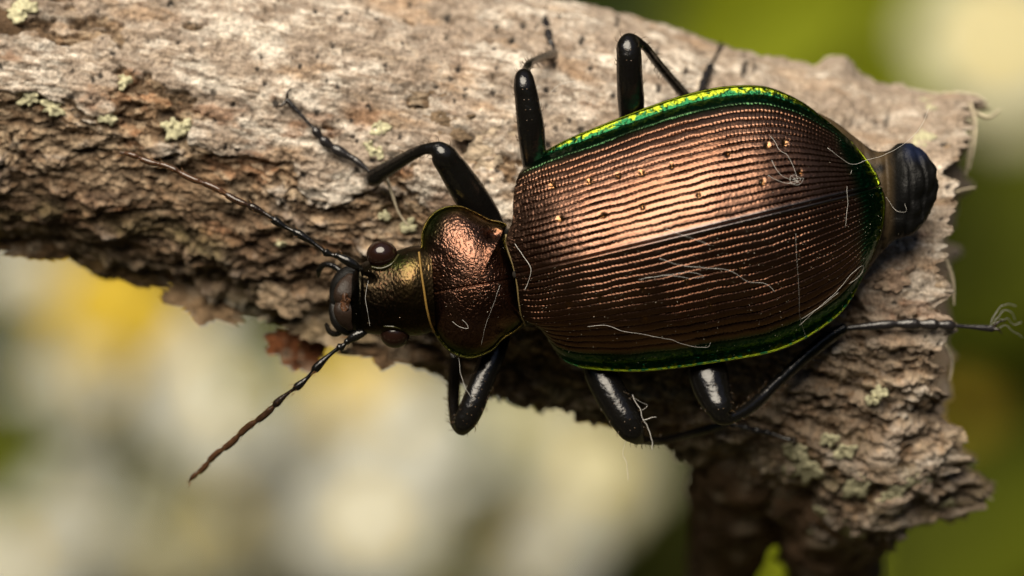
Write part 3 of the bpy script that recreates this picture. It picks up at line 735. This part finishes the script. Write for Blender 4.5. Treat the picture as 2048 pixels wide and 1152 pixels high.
# antennae: the first joint carries the others
def antenna(pts, wid, zs):
    pts = np.array(pts, float); n = len(pts) - 1; first = None
    for k in range(n):
        a = np.append(pts[k], zs[k]); b_ = np.append(pts[k + 1], zs[k + 1])
        t = np.linspace(0.0, 1.0, 22); w = wid[k]
        if k == 0: prof = .62 + .38 * np.sin(np.clip(t * 1.15, 0, 1) * np.pi) ** .8
        elif k <= 4: prof = .50 + .60 * sstep(.25, .9, t) - .35 * sstep(.93, 1, t)
        else: prof = .70 + .36 * sstep(0, .3, t) - .36 * sstep(.86, 1, t)
        if k == n - 1: prof = .58 + .42 * sstep(0, .3, t) - .75 * sstep(.45, 1, t)
        L = a[None] + (b_ - a)[None] * t[:, None]; pp = P(L[:, 0], L[:, 1], L[:, 2])
        perp_ = np.array([-(pp[-1] - pp[0])[1], (pp[-1] - pp[0])[0], 0]); perp_ /= np.linalg.norm(perp_)
        pp = pp + perp_ * (.035 * np.sin(t * np.pi) * (1 if k % 2 else -1))[:, None]
        v, f = tube(pp, w / 100 * prof, 14, .95)
        dark = np.array(BLK); brown = np.array([.055, .026, .013]); m_ = min(1, max(0, (k - 3.5) / 3))
        cl = (dark + (brown - dark) * m_) * (1 + .35 * vnoise(v * 6, 821))[:, None]
        bits = [(v, f)]
        # bristles at the joint ends and short fuzz on the outer joints
        d = (pp[-1] - pp[0]); d /= np.linalg.norm(d); nb = 3 if k < 4 else 16
        for h in range(nb):
            tt_ = random.uniform(.80, .98) if h < 3 else random.uniform(.1, .95); s0 = pp[0] + (pp[-1] - pp[0]) * tt_; an = random.uniform(0, 6.28)
            sd = math.cos(an) * perp_ + math.sin(an) * np.array([0, 0, 1.0]); ln = random.uniform(.14, .24) if h < 3 else .07
            e_ = s0 + sd * (w / 100 * .8)
            bits.append(tube(np.array([e_, e_ + (sd * .55 + d * .8) * ln * .5, e_ + (sd * .7 + d * 1.1) * ln]), np.array([.010, .008, .004]), 5, 1, False))
        vv, ff_ = merge(bits); cl = np.vstack([cl, np.zeros((len(vv) - len(v), 3)) + (.20, .10, .04)])
        o = part('antenna' if k == 0 else 'antenna_joint', vv, ff_, M['leg_cuticle'], beetle if k == 0 else first, cl, bo)
        if k == 0: first = o
antenna([(718, 536), (672, 511), (649, 503), (589, 463), (545, 437), (498, 411), (451, 388), (405, 365), (360, 345), (318, 328), (280, 316), (241, 305)],
        [20, 15, 16, 16, 15, 13, 13, 13, 12, 12, 12], [.2, .25, .2, .1, 0, -.1, -.2, -.3, -.4, -.5, -.6, -.7])
antenna([(732, 662), (693, 684), (677, 696), (627, 742), (590, 777), (549, 811), (513, 842), (478, 870), (446, 898), (417, 923), (397, 945), (377, 965)],
        [20, 16, 16, 15, 14, 13, 13, 13, 12, 11, 10], [.1, .05, 0, -.2, -.4, -.7, -1.0, -1.4, -1.8, -2.2, -2.5, -2.8])

# legs: one continuous skin for femur and tibia, the foot joints are sub-parts
def leg(pts, feet, claws, label, flat=.85, rough_seed=0, spines=64):
    q = np.array(pts, float); cp = np.column_stack([P(q[:, 0], q[:, 1], q[:, 2]), q[:, 3] / 50])
    pp = catmull(cp, 130); v, f = tube(pp[:, :3], pp[:, 3], 28, flat)
    v = v + .008 * np.stack([vnoise(v * 3, 831 + i) for i in range(3)], -1)
    bits = [(v, f)]; rs = random.Random(900 + rough_seed)
    for k in list(range(18, 62, 5)):
        t = pp[k + 1, :3] - pp[k - 1, :3]; t /= np.linalg.norm(t) + 1e-9; sd = np.cross(t, [0, 0, 1.0]); sd /= np.linalg.norm(sd) + 1e-9
        for off in (-.16, .10):
            cpt_ = pp[k, :3] + sd * off * pp[k, 3] * 1.4 + t * rs.uniform(-.04, .04); cpt_[2] += flat * pp[k, 3] * .975
            bits.append(tube(np.array([cpt_ - sd * .012, cpt_ + sd * .012]), np.array([.022, .022]), 7, .8))
    for h in range(spines):
        k = rs.randint(25, 127); t = pp[min(k + 1, 129), :3] - pp[k - 1, :3]; t /= np.linalg.norm(t) + 1e-9
        sd = np.cross(t, [0, 0, 1.0]); sd /= np.linalg.norm(sd) + 1e-9; sgn = rs.choice((-1, 1)); up_ = rs.uniform(-.3, .8)
        dr = sd * sgn + np.array([0, 0, up_]); dr /= np.linalg.norm(dr)
        s0 = pp[k, :3] + dr * pp[k, 3] * .82; ln = rs.uniform(.10, .30)
        bits.append(tube(np.array([s0, s0 + dr * ln * .6 + t * ln * .4, s0 + dr * ln * .8 + t * ln]), np.array([.014, .010, .003]), 5, 1, False))
    vv, ff_ = merge(bits); cl = np.zeros((len(vv), 3)) + BLK; cl[len(v):] = (.06, .035, .015)
    lg = part('leg', vv, ff_, M['leg_cuticle'], beetle, cl, bo); lg['label'] = label
    feet = np.array(feet, float)
    for k in range(len(feet) - 1):
        a = feet[k]; b_ = feet[k + 1]; t = np.linspace(0, 1, 18); last = k == len(feet) - 2
        L = a[None, :3] + (b_ - a)[None, :3] * t[:, None]; w = a[3] / 100
        prof = (.62 + .40 * sstep(.1, .8, t) - .18 * sstep(.92, 1, t)) if not last else (.40 + .30 * sstep(.3, 1, t))
        v, f = tube(P(L[:, 0], L[:, 1], L[:, 2]), w * prof, 14, .8)
        part('foot_joint', v, f, M['leg_cuticle'], lg, np.zeros((len(v), 3)) + (.016, .014, .014), bo)
    e_ = feet[-1]
    for cx, cy in claws:
        mx, my = (e_[0] + cx) / 2 + (cy - e_[1]) * .18, (e_[1] + cy) / 2 - (cx - e_[0]) * .18
        pp = catmull(np.array([P(e_[0], e_[1], e_[2]), P(mx, my, e_[2] + .1), P(cx, cy, e_[2] - .25)]), 14)
        v, f = tube(pp, np.linspace(.075, .02, 14), 8); part('claw', v, f, M['leg_cuticle'], lg, np.zeros((len(v), 3)) + (.02, .014, .01), bo)
def sz(x, y, d=.35): return float(branch_surf(x, y)) + d
leg([(995, 470, -1.6, 24), (968, 432, -1.2, 32), (930, 375, -.5, 33), (900, 330, 0, 28), (884, 309, .25, 25), (874, 300, .25, 19), (864, 297, .2, 13), (852, 298, .1, 11), (835, 304, -.2, 12), (800, 323, -1.0, 14), (766, 343, -1.8, 17), (745, 356, -2.3, 18), (738, 358, -2.5, 13)],
    [(738, 342, -2.4, 15), (708, 318, -2.5, 22), (668, 297, -2.6, 21), (645, 280, -2.6, 18), (630, 260, -2.6, 16), (574, 200, -2.7, 22)], [(584, 176), (545, 213)], 'bent black front leg on sunlit bark', rough_seed=1)
leg([(1080, 375, -1.5, 22), (1068, 315, -.6, 26), (1061, 250, 0, 27), (1053, 195, .2, 24), (1049, 168, .25, 22), (1048, 154, .1, 19), (1051, 144, -.2, 11), (1056, 131, -.9, 9), (1076, 118, -2.7, 9), (1100, 110, -4.4, 10), (1110, 106, -5.2, 9)],
    [(1109, 104, -5.2, 14)] + [(x, y, sz(x, y, .45), w) for x, y, w in ((1100, 82, 18), (1095, 62, 18), (1090, 42, 17), (1089, 25, 16), (1101, -12, 18))], [(1098, -30), (1118, -22)], 'black middle leg rising over pale bark', rough_seed=2)
leg([(1266, 270, -1.5, 22), (1262, 205, -.5, 27), (1259, 145, .2, 26), (1258, 108, .4, 25), (1257, 92, .35, 24), (1259, 82, .25, 19), (1269, 79, 0, 11), (1285, 90, -.3, 10), (1310, 120, -1.4, 11), (1345, 162, -2.8, 12), (1378, 198, -3.9, 12), (1396, 214, -4.4, 9)],
    [(1394, 208, -4.6, 14)] + [(x, y, sz(x, y, .45), w) for x, y, w in ((1402, 180, 18), (1409, 162, 18), (1415, 146, 17), (1421, 132, 16), (1440, 98, 18))], [(1444, 84), (1452, 92)], 'black hind leg with sharply bent knee on the sunlit side', rough_seed=3)
leg([(1005, 650, -1.8, 22), (988, 705, -1.3, 24), (962, 768, -1.0, 24), (938, 828, -.9, 24), (928, 846, -.95, 22), (922, 856, -1.1, 17), (912, 852, -1.4, 11), (909, 838, -2.0, 12), (907, 800, -3.0, 14), (908, 760, -4.2, 15), (912, 725, -5.2, 14)],
    [(912, 728, -5.2, 14)] + [(x, y, sz(x, y, .4), w) for x, y, w in ((905, 700, 18), (898, 680, 18), (890, 660, 17), (880, 645, 16), (850, 620, 18))], [(835, 610), (842, 622)], 'folded black front leg hanging over the shaded edge', rough_seed=4)
leg([(1180, 690, -1.7, 28), (1205, 755, -1.2, 33), (1235, 812, -.9, 32), (1257, 848, -.8, 30), (1267, 864, -.85, 26), (1274, 874, -1.0, 17), (1286, 880, -1.5, 10), (1310, 882, -2.5, 10), (1360, 873, -4.3, 10), (1420, 857, -5.3, 10), (1445, 850, -5.5, 8)],
    [(1440, 851, -5.5, 13)] + [(x, y, sz(x, y, .4), w) for x, y, w in ((1470, 850, 16), (1495, 856, 16), (1518, 862, 15), (1538, 866, 14), (1580, 880, 16))], [(1595, 878), (1592, 890)], 'black middle leg with fluffy silk at its knee', rough_seed=5)
leg([(1405, 690, -1.7, 36), (1415, 745, -1.2, 41), (1430, 795, -.8, 34), (1440, 818, -.6, 28), (1446, 832, -.6, 21), (1456, 837, -.65, 14), (1472, 832, -.8, 12), (1500, 815, -1.2, 13), (1560, 760, -1.9, 13), (1620, 705, -2.3, 14), (1668, 668, -2.4, 14), (1688, 657, -2.4, 11)],
    [(1685, 657, -2.4, 19), (1788, 648, -2.5, 24), (1835, 648, -2.6, 24), (1872, 649, -2.6, 22), (1905, 651, -2.7, 20), (1985, 657, -2.9, 23)], [(2012, 642), (2004, 668)], 'long black hind leg stretched back past the broken end', rough_seed=6)

# ------------------------------------------------------------------ silk, fluff and dust on the beetle
SP = np.vstack(SURF)
def surf_z(x, y, default=-1.0):
    d = (SP[:, 0] - x) ** 2 + (SP[:, 1] - y) ** 2; k = np.argmin(d)
    return SP[k, 2] if d[k] < 30 ** 2 else default
def strand(pts, label, lift=.12, rad=.011, zs=None, group='loose silk threads on the beetle', wig=.02):
    q = np.array(pts, float)
    if zs is None:
        d2 = catmull(q, max(12, len(q) * 7)); z = np.array([surf_z(x, y) for x, y in d2]) + lift
        z = np.convolve(np.pad(z, 2, 'edge'), np.ones(5) / 5, 'valid'); pp = P(d2[:, 0], d2[:, 1], np.maximum(z, z))
    else:
        pp = catmull(P(q[:, 0], q[:, 1], np.array(zs, float)), max(12, len(q) * 7))
    pp = pp + wig * np.stack([vnoise(pp * 3, 841), vnoise(pp * 3, 842), 0 * pp[:, 0]], -1)
    v, f = tube(pp, rad * .46 * (1 + .35 * vnoise(pp * 2.0, 845)), 5, 1, False)
    solo('silk_thread', v, f, M['silk'], label, 'thread', group)
strand([(737, 561), (731, 602), (736, 627), (739, 652)], 'short white silk thread lying across the front of the head')
strand([(1175, 653), (1212, 651), (1243, 661), (1294, 670), (1339, 679), (1394, 694), (1419, 692), (1421, 685)], 'long wavy silk thread ending in a hook low on the shaded wing case')
strand([(1278, 559), (1332, 550), (1397, 548), (1408, 553), (1383, 556), (1335, 551), (1290, 556)], 'narrow closed loop of silk on the middle of the shaded wing case')
strand([(1319, 517), (1367, 532), (1401, 535), (1466, 544), (1493, 563), (1534, 569), (1551, 585)], 'kinked silk thread running back from the wing case seam')
strand([(1599, 651), (1643, 610), (1677, 580), (1705, 546), (1727, 532), (1725, 542), (1691, 573), (1630, 621), (1602, 638)], 'long hairpin loop of silk reaching the rear green rim of the shaded wing case')
strand([(1859, 215), (1840, 255), (1813, 284), (1764, 311), (1737, 319), (1708, 329), (1673, 309), (1655, 296)], 'silk thread rising off the sunlit wing case tip over the bark', zs=[1.6, 1.5, 1.3, 1.0, .95, 1.25, 1.75, 1.95])
strand([(1708, 329), (1696, 363), (1695, 411), (1691, 454)], 'straight silk thread crossing the wing case seam near the rear')
strand([(1540, 273), (1558, 299), (1575, 311), (1591, 347), (1594, 360), (1582, 352), (1580, 365), (1598, 368), (1606, 356), (1588, 358), (1600, 366)], 'silk thread ending in a small tangle on the sunlit wing case', wig=.06)
strand([(1534, 352), (1560, 361), (1585, 367), (1597, 362), (1580, 357), (1590, 350), (1600, 357), (1576, 366)], 'crumpled silk fluff inside the small tangle on the sunlit wing case', wig=.06)
strand([(1543, 320), (1552, 338), (1566, 352), (1582, 360)], 'short curved silk thread leading into the small tangle')
strand([(905, 642), (920, 654), (937, 657), (931, 646), (925, 640)], 'curled silk scrap on the shaded side of the neck shield')
strand([(1000, 570), (990, 600), (975, 640), (962, 690)], 'faint silk thread down the shaded side of the neck shield', rad=.007)
strand([(917, 716), (923, 754), (931, 775), (941, 795)], 'single hair hanging from the neck shield over the folded front leg', zs=[.1, -.1, -.2, -.3], rad=.014)
strand([(1252, 882), (1247, 904), (1252, 925), (1255, 942), (1257, 961)], 'loose thread dangling in the air below the fluffy middle knee', zs=[-.8, -1, -1.1, -1.2, -1.2], rad=.016, wig=.05)
strand([(1264, 791), (1281, 822), (1294, 853), (1305, 884), (1303, 903)], 'stiff white fluff along the rear of the shaded middle leg', zs=[-.3, -.3, -.5, -.7, -.8], rad=.028, wig=.08)
strand([(1287, 840), (1300, 838), (1311, 835)], 'short fluff spike beside the shaded middle knee', zs=[-.4, -.4, -.5], rad=.022, wig=.08)
strand([(1268, 795), (1284, 806), (1294, 812), (1285, 820)], 'curled fluff wisp beside the shaded middle leg', zs=[-.4, -.5, -.6, -.6], rad=.012, wig=.05)
strand([(1592, 467), (1594, 518), (1598, 580), (1601, 641), (1612, 675)], 'faint straight silk line down the rear of the shaded wing case', rad=.006)
strand([(1332, 458), (1365, 470), (1405, 484), (1420, 490)], 'silk scrap lying on the wing case seam')
strand([(1772, 394), (1798, 423), (1811, 423), (1806, 395), (1801, 372)], 'bent silk thread on the dark abdomen tip')
strand([(1030, 487), (1045, 510), (1062, 538), (1058, 560), (1050, 580)], 'bright silk thread between neck shield and wing cases', rad=.018)
for k, (lab, pts) in enumerate([('wispy fluff curling up from the outstretched hind claw', [(1985, 655), (1996, 636), (2010, 622), (2022, 626), (2030, 640)]), ('second thinner wisp above the outstretched hind claw', [(1980, 652), (1990, 630), (2004, 612), (2018, 606), (2034, 614)]),
                                ('curled fluff under the outstretched hind claw', [(1990, 660), (2010, 650), (2030, 665), (2046, 676)]), ('short fluff hooked on the tip of the outstretched hind claw', [(2000, 640), (2014, 636), (2026, 648), (2044, 644)])]):
    strand(pts, lab, zs=np.linspace(-2.8, -4, len(pts)), rad=.012, wig=.05)
strand([(1100, 185), (1115, 172), (1135, 165), (1150, 162)], 'thin hair standing off the bark behind the raised middle leg', zs=[-2, -1.8, -1.6, -1.5], rad=.015, group='hairs on the bark')

# dust: specks nobody could count, as one object
V = []; F = []
ico = np.array([(0, 0, 1), (.9, 0, -.3), (-.45, .78, -.3), (-.45, -.78, -.3)]); icf = [(0, 1, 2), (0, 2, 3), (0, 3, 1), (1, 3, 2)]
nel = len(SURF[0]) + len(SURF[1])
for k in range(620):
    i = random.randrange(len(SURF[0]), nel) if random.random() < .6 else random.randrange(0, len(SP))
    x, y, z = SP[i]; r_ = random.choice((.009, .011, .013, .016, .022)) * random.uniform(.7, 1.2)
    o = P(x + random.uniform(-3, 3), y + random.uniform(-3, 3), z + .03); an = random.uniform(0, 6.28)
    rot = np.array([[math.cos(an), -math.sin(an), 0], [math.sin(an), math.cos(an), 0], [0, 0, 1]])
    off = len(V) * 4; V.append(o + (ico * r_) @ rot.T); F += [tuple(a + off for a in t) for t in icf]
solo('dust', np.vstack(V), F, M['dust'], 'pale dust specks scattered over the beetle', 'dust', kind='stuff')

# ------------------------------------------------------------------ unseen shrubs added all round, out of frame, to darken reflections
def unseen_shrub_mesh(seed):
    rs = np.random.default_rng(seed); n = 5200
    u = rs.normal(size=(n, 3)); u /= np.linalg.norm(u, axis=1)[:, None]; rad = rs.random(n)[:, None] ** .45
    c_ = u * rad * np.array([.46, .36, .62]); c_[:, 2] += .78; c_ *= 1 + .25 * fbm(c_ * 4, 3, seed)[:, None]
    a = rs.normal(size=(n, 3)); a /= np.linalg.norm(a, axis=1)[:, None]; b_ = np.cross(a, rs.normal(size=(n, 3))); b_ /= np.linalg.norm(b_, axis=1)[:, None]
    L = rs.uniform(.03, .055, n)[:, None]; W = L * .32
    V = np.stack([c_ - a * L * .6, c_ + b_ * W, c_ + a * L * .6, c_ - b_ * W], 1).reshape(-1, 3); V[:, 2] = np.maximum(V[:, 2], .02)
    return make_mesh('crown', V, np.arange(4 * n).reshape(n, 4), M['leaf_dark'], smooth=False)
SHR = [unseen_shrub_mesh(31), unseen_shrub_mesh(32)]
parts_ = []
for k in range(7):
    an = k * .9; pp = catmull(np.array([(0.02 * math.cos(an), .02 * math.sin(an), -.02), (.10 * math.cos(an), .08 * math.sin(an), .45), (.26 * math.cos(an), .2 * math.sin(an), 1.05)]), 10)
    parts_.append(tube(pp, np.linspace(.012, .004, 10), 7))
v_, f_ = merge(parts_); cst = np.zeros((len(v_), 3)) + (.06, .04, .025)
STM = make_mesh('stems', v_, f_, M['bark'], cst)
for k in range(12):
    an = k * 2 * math.pi / 12 + .13; rad = 1.08 + .10 * math.sin(k * 2.3)
    e = link('unseen_shrub', None); e.location = (rad * math.cos(an), .15 + rad * math.sin(an), 0); e.rotation_euler = (0, 0, an + math.pi / 2 + .4 * math.sin(k)); s_ = 1.0 + .12 * math.sin(k * 1.7); e.scale = (s_, s_, s_)
    tag(e, 'unseen dark leafy bush added to darken the reflections', 'unseen_shrub', 'bushes added out of frame')
    link('crown', SHR[k % 2], e); link('stems', STM, e)

# ------------------------------------------------------------------ meadow behind: flowers, leaves, grass (world frame)
def bgpt(px, py, z): return world(P(px, py, z))
Gz = 0.0
def disc_mesh(name, r, h, mat):
    a = np.linspace(0, 2 * np.pi, 14, endpoint=False); rings = [(1, 0), (.9, .5), (.6, .85), (.2, 1)]
    V = np.array([(r * q * math.cos(t), r * q * math.sin(t), h * z) for q, z in rings for t in a])
    F = [tuple(f) for f in grid_faces(4, 14, True).tolist()] + [tuple(42 + i for i in range(14)), tuple(range(13, -1, -1))]
    return make_mesh(name, V, F, mat)
def petal_mesh(name, r0, r1, w, mat):
    n = 7; V = []; F = []
    for i in range(n):
        t = i / (n - 1); x = r0 + (r1 - r0) * t; ww = w * (math.sin(math.pi * (.12 + .8 * t)) ** .7) * (1 if t < 1 else .5)
        z = .10 * r1 * math.sin(t * 2.2)
        V += [(x, -ww, z + .12 * ww), (x, 0, z), (x, ww, z + .12 * ww)]
        V += [(x, -ww, z + .12 * ww - .00025), (x, 0, z - .00025), (x, ww, z + .12 * ww - .00025)]
    for i in range(n - 1):
        a = i * 6; b_ = a + 6
        F += [(a, b_, b_ + 1, a + 1), (a + 1, b_ + 1, b_ + 2, a + 2), (a + 4, b_ + 4, b_ + 3, a + 3), (a + 5, b_ + 5, b_ + 4, a + 4), (a + 3, b_ + 3, b_, a), (a + 2, b_ + 2, b_ + 5, a + 5)]
    F += [(0, 1, 4, 3), (1, 2, 5, 4)]; e = (n - 1) * 6; F += [(e + 3, e + 4, e + 1, e), (e + 4, e + 5, e + 2, e + 1)]
    return make_mesh(name, np.array(V), F, mat)
PET = {k: petal_mesh('petal', .0015, .0100, .0046, M['petal_' + k]) for k in ('white', 'cream', 'yellow')}
CEN = disc_mesh('flower_centre', .0026, .0022, M['flower_centre'])
def flower(px, py, z, size, kind, label, group, tilt=None):
    top = bgpt(px, py, z)
    base = Vector((top.x + random.uniform(-.012, .012), top.y + random.uniform(-.004, .02), Gz))
    e = link('flower', None); e.location = base; tag(e, label, 'flower', group); e.empty_display_size = .01
    loc = top - base
    mid_ = loc * .55 + Vector((random.uniform(-.006, .006), random.uniform(-.004, .006), 0))
    pp = catmull(np.array([(0, 0, 0), mid_[:], (loc - Vector((0, 0, .001)))[:]]), 12)
    v, f = tube(pp, np.full(12, .0009), 6, 1, False); link('stem', make_mesh('stem', v, f, M['stem_green']), e)
    facing = Vector((random.uniform(-.3, .3), -.45 + random.uniform(-.25, .25), .85)) if tilt is None else Vector(tilt)
    rot = facing.to_track_quat('Z', 'Y'); np_ = 6
    for k in range(np_):
        o = link('petal', PET[kind], e); o.location = loc; o.scale = (size,) * 3
        o.rotation_mode = 'QUATERNION'; o.rotation_quaternion = rot @ Matrix.Rotation(k * 2 * math.pi / np_ + random.uniform(-.12, .12), 3, 'Z').to_quaternion()
    o = link('flower_centre', CEN, e); o.location = loc; o.scale = (size,) * 3; o.rotation_mode = 'QUATERNION'; o.rotation_quaternion = rot
for k in range(26):
    x = random.uniform(-80, 1130); y = random.uniform(640 + max(0, x - 300) * .22, 1200)
    flower(x, y, random.uniform(-590, -550), random.uniform(.75, 1.1), 'white' if k % 3 else 'cream', 'pale blurred flower of the lower layer under the other flowers', 'lower layer of pale flowers')
WG = 'white flowers below the branch'; WL = 'blurred small white flower below the lower edge of the branch'
for (x, y, s_, k) in [(60, 605, .95, 'white'), (110, 730, 1.0, 'white'), (95, 850, .9, 'white'), (210, 775, .8, 'white'), (450, 790, 1.0, 'white'), (560, 840, .8, 'white'), (350, 705, .8, 'white'), (420, 870, .8, 'cream'), (320, 870, .7, 'cream'),
                      (460, 1030, 1.0, 'cream'), (560, 960, .8, 'white'), (640, 1010, .8, 'cream'), (740, 1040, .95, 'white'), (720, 950, .8, 'white'), (850, 900, .9, 'white'), (880, 990, .8, 'cream'), (800, 830, .7, 'white'), (960, 900, .7, 'cream'),
                      (1050, 1090, .95, 'white'), (1190, 950, .85, 'cream'), (1130, 990, .7, 'white'), (40, 1110, 1.1, 'white'), (250, 930, .7, 'cream'), (200, 1010, .6, 'white'), (20, 960, .7, 'cream'), (250, 1130, .7, 'cream'), (140, 1060, .8, 'white'), (1010, 820, .7, 'cream'), (640, 800, .6, 'cream'), (960, 1130, .7, 'cream'), (600, 1140, .8, 'white'), (330, 1120, .7, 'cream')]:
    cream = k == 'cream'
    flower(x, y, -500 + random.uniform(-30, 40), s_, k, 'blurred small cream flower below the lower edge of the branch' if cream else WL, 'cream flowers below the branch' if cream else WG)
for (x, y, s_) in [(225, 605, .9), (310, 640, .6), (715, 775, .75), (770, 730, .5), (860, 1120, .45)]:
    flower(x, y, -480, s_, 'yellow', 'blurred yellow flower among the white ones under the branch', 'yellow flowers below the branch')
flower(2000, 85, -440, 1.15, 'cream', 'bright blurred cream flower beyond the top corner of the broken end', None, (-.1, -.35, .93))
flower(2035, 190, -480, .7, 'cream', 'smaller blurred cream flower just under the bright one beyond the broken end', None, (0, -.6, .8))
flower(1925, 820, -520, .38, 'yellow', 'tiny blurred yellow flower beside the middle of the broken end', None)

def leaf_mesh(name, L, W, mat):
    n, m_ = 14, 7; V = []; F = []
    for side in (0, 1):
        for i in range(n):
            t = i / (n - 1); w = W * (math.sin(math.pi * min(1, t ** .8)) ** .75 + .02)
            for j_ in range(m_):
                s_ = j_ / (m_ - 1) * 2 - 1
                V.append((L * t, w * s_ * .5 * (1 + .05 * math.sin(t * 40)), .16 * W * abs(s_) - .25 * L * t * t * .6 + .01 * W * math.sin(t * 30) - side * .0004))
    F1 = grid_faces(n, m_); F2 = F1[:, ::-1] + n * m_
    return make_mesh(name, np.array(V), np.vstack([F1, F2]), mat)
LEAF = {k: leaf_mesh('leaf', .05, .030, M['leaf_' + k]) for k in ('bright', 'green', 'dark')}
def plant(base_px, leaves, label):
    """leaves: (px, py, z, scale, angle, kind)"""
    pts = [bgpt(x, y, z) for x, y, z, *_ in leaves]
    bx = sum(p.x for p in pts) / len(pts); by = sum(p.y for p in pts) / len(pts) + .015
    e = link('leafy_plant', None); e.location = (bx, by, Gz); tag(e, label, 'plant', 'leafy plants behind the branch'); e.empty_display_size = .01
    for (x, y, z, s_, ang, kind), p in zip(leaves, pts):
        loc = p - e.location
        nrm = Vector((random.uniform(-.25, .25), -.5 + random.uniform(-.3, .3), .8)).normalized()
        q = nrm.to_track_quat('Z', 'Y') @ Matrix.Rotation(ang, 3, 'Z').to_quaternion()
        o = link('leaf', LEAF[kind], e); o.rotation_mode = 'QUATERNION'; o.rotation_quaternion = q; o.scale = (s_,) * 3
        o.location = loc - q @ Vector((.025 * s_, 0, 0))
        st_ = o.location; pp = catmull(np.array([(0, 0, 0), (st_.x * .4, st_.y * .4, st_.z * .6), st_[:]]), 10)
        v, f = tube(pp, np.full(10, .0008), 6, 1, False); link('stalk', make_mesh('stalk', v, f, M['stem_green']), e)
plant(0, [(1750, 70, -480, .85, 1.2, 'bright'), (1560, 30, -470, .7, .5, 'bright'), (1650, 130, -520, .9, 2.2, 'green'), (1850, 150, -530, .9, 3.0, 'green')], 'blurred bright green leaves beyond the upper edge of the torn end')
plant(0, [(1330, 40, -540, 1.1, .3, 'dark'), (1450, 90, -560, 1.0, 2.5, 'dark'), (1240, 10, -540, .9, 1.6, 'dark')], 'blurred dark green leaves above the raised hind knee')
plant(0, [(2010, 380, -520, 1.1, 1.4, 'green'), (1985, 520, -540, .9, 1.8, 'green'), (2060, 300, -560, 1.0, .4, 'green')], 'blurred mid green leaves beside the abdomen end of the branch')
plant(0, [(1990, 1010, -520, 1.1, 1.3, 'green'), (1900, 1120, -540, 1.0, .2, 'green'), (2040, 880, -560, 1.0, 2.4, 'dark'), (1600, 1110, -480, .5, 1.5, 'bright')], 'blurred olive leaves below the tip of the torn end')
plant(0, [(1330, 980, -560, .9, .9, 'dark'), (1290, 1100, -560, 1.0, 2.0, 'dark'), (1420, 1060, -570, .9, 1.4, 'green')], 'blurred brownish green leaves left of the snapped side twigs')
plant(0, [(5, 905, -430, .36, 1.2, 'green'), (-10, 670, -430, .35, .4, 'dark'), (520, 760, -460, .30, 2.0, 'green'), (640, 740, -540, .5, 1.0, 'green'), (300, 960, -500, .4, .6, 'green'), (950, 860, -480, .35, 2.4, 'green'), (850, 1110, -480, .35, 1.0, 'bright'), (650, 1100, -520, .4, .3, 'green')], 'blurred green leaves peeping between the white flowers')

for k in range(14):
    sx = random.choice((-1, 1)); cx_ = 1024 + sx * random.uniform(1500, 3400); cy_ = random.uniform(-500, 1500)
    plant(0, [(cx_ + random.uniform(-250, 250), cy_ + random.uniform(-200, 200), random.uniform(-560, -500), random.uniform(.7, 1.1), random.uniform(0, 6), random.choice(('green', 'dark', 'bright'))) for q in range(4)], 'green leaves of the undergrowth around the flowers')

# grass: one uncountable mass around the plants
V = []; F = []
for k in range(9000):
    far = k > 5200
    x = random.gauss(0, .12 if not far else .6); y = .40 + random.gauss(0, .16 if not far else .6)
    h = random.uniform(.015, .05); w = random.uniform(.0008, .0018); an = random.uniform(0, 6.28); bx, by = math.cos(an), math.sin(an); ln = random.uniform(.1, .9) * h
    o = len(V); ta = random.uniform(0, 6.28)
    for t, ww in ((0, 1), (.5, .8), (1, .05)):
        cx = x + math.cos(ta) * ln * t * t; cy = y + math.sin(ta) * ln * t * t; cz = h * t
        V += [(cx - bx * w * ww, cy - by * w * ww, cz), (cx + bx * w * ww, cy + by * w * ww, cz)]
    F += [(o, o + 1, o + 3, o + 2), (o + 2, o + 3, o + 5, o + 4)]
o = link('grass', make_mesh('grass', np.array(V), F, M['grass'])); tag(o, 'short blurred grass on the ground below the flowers', 'grass', kind='stuff')
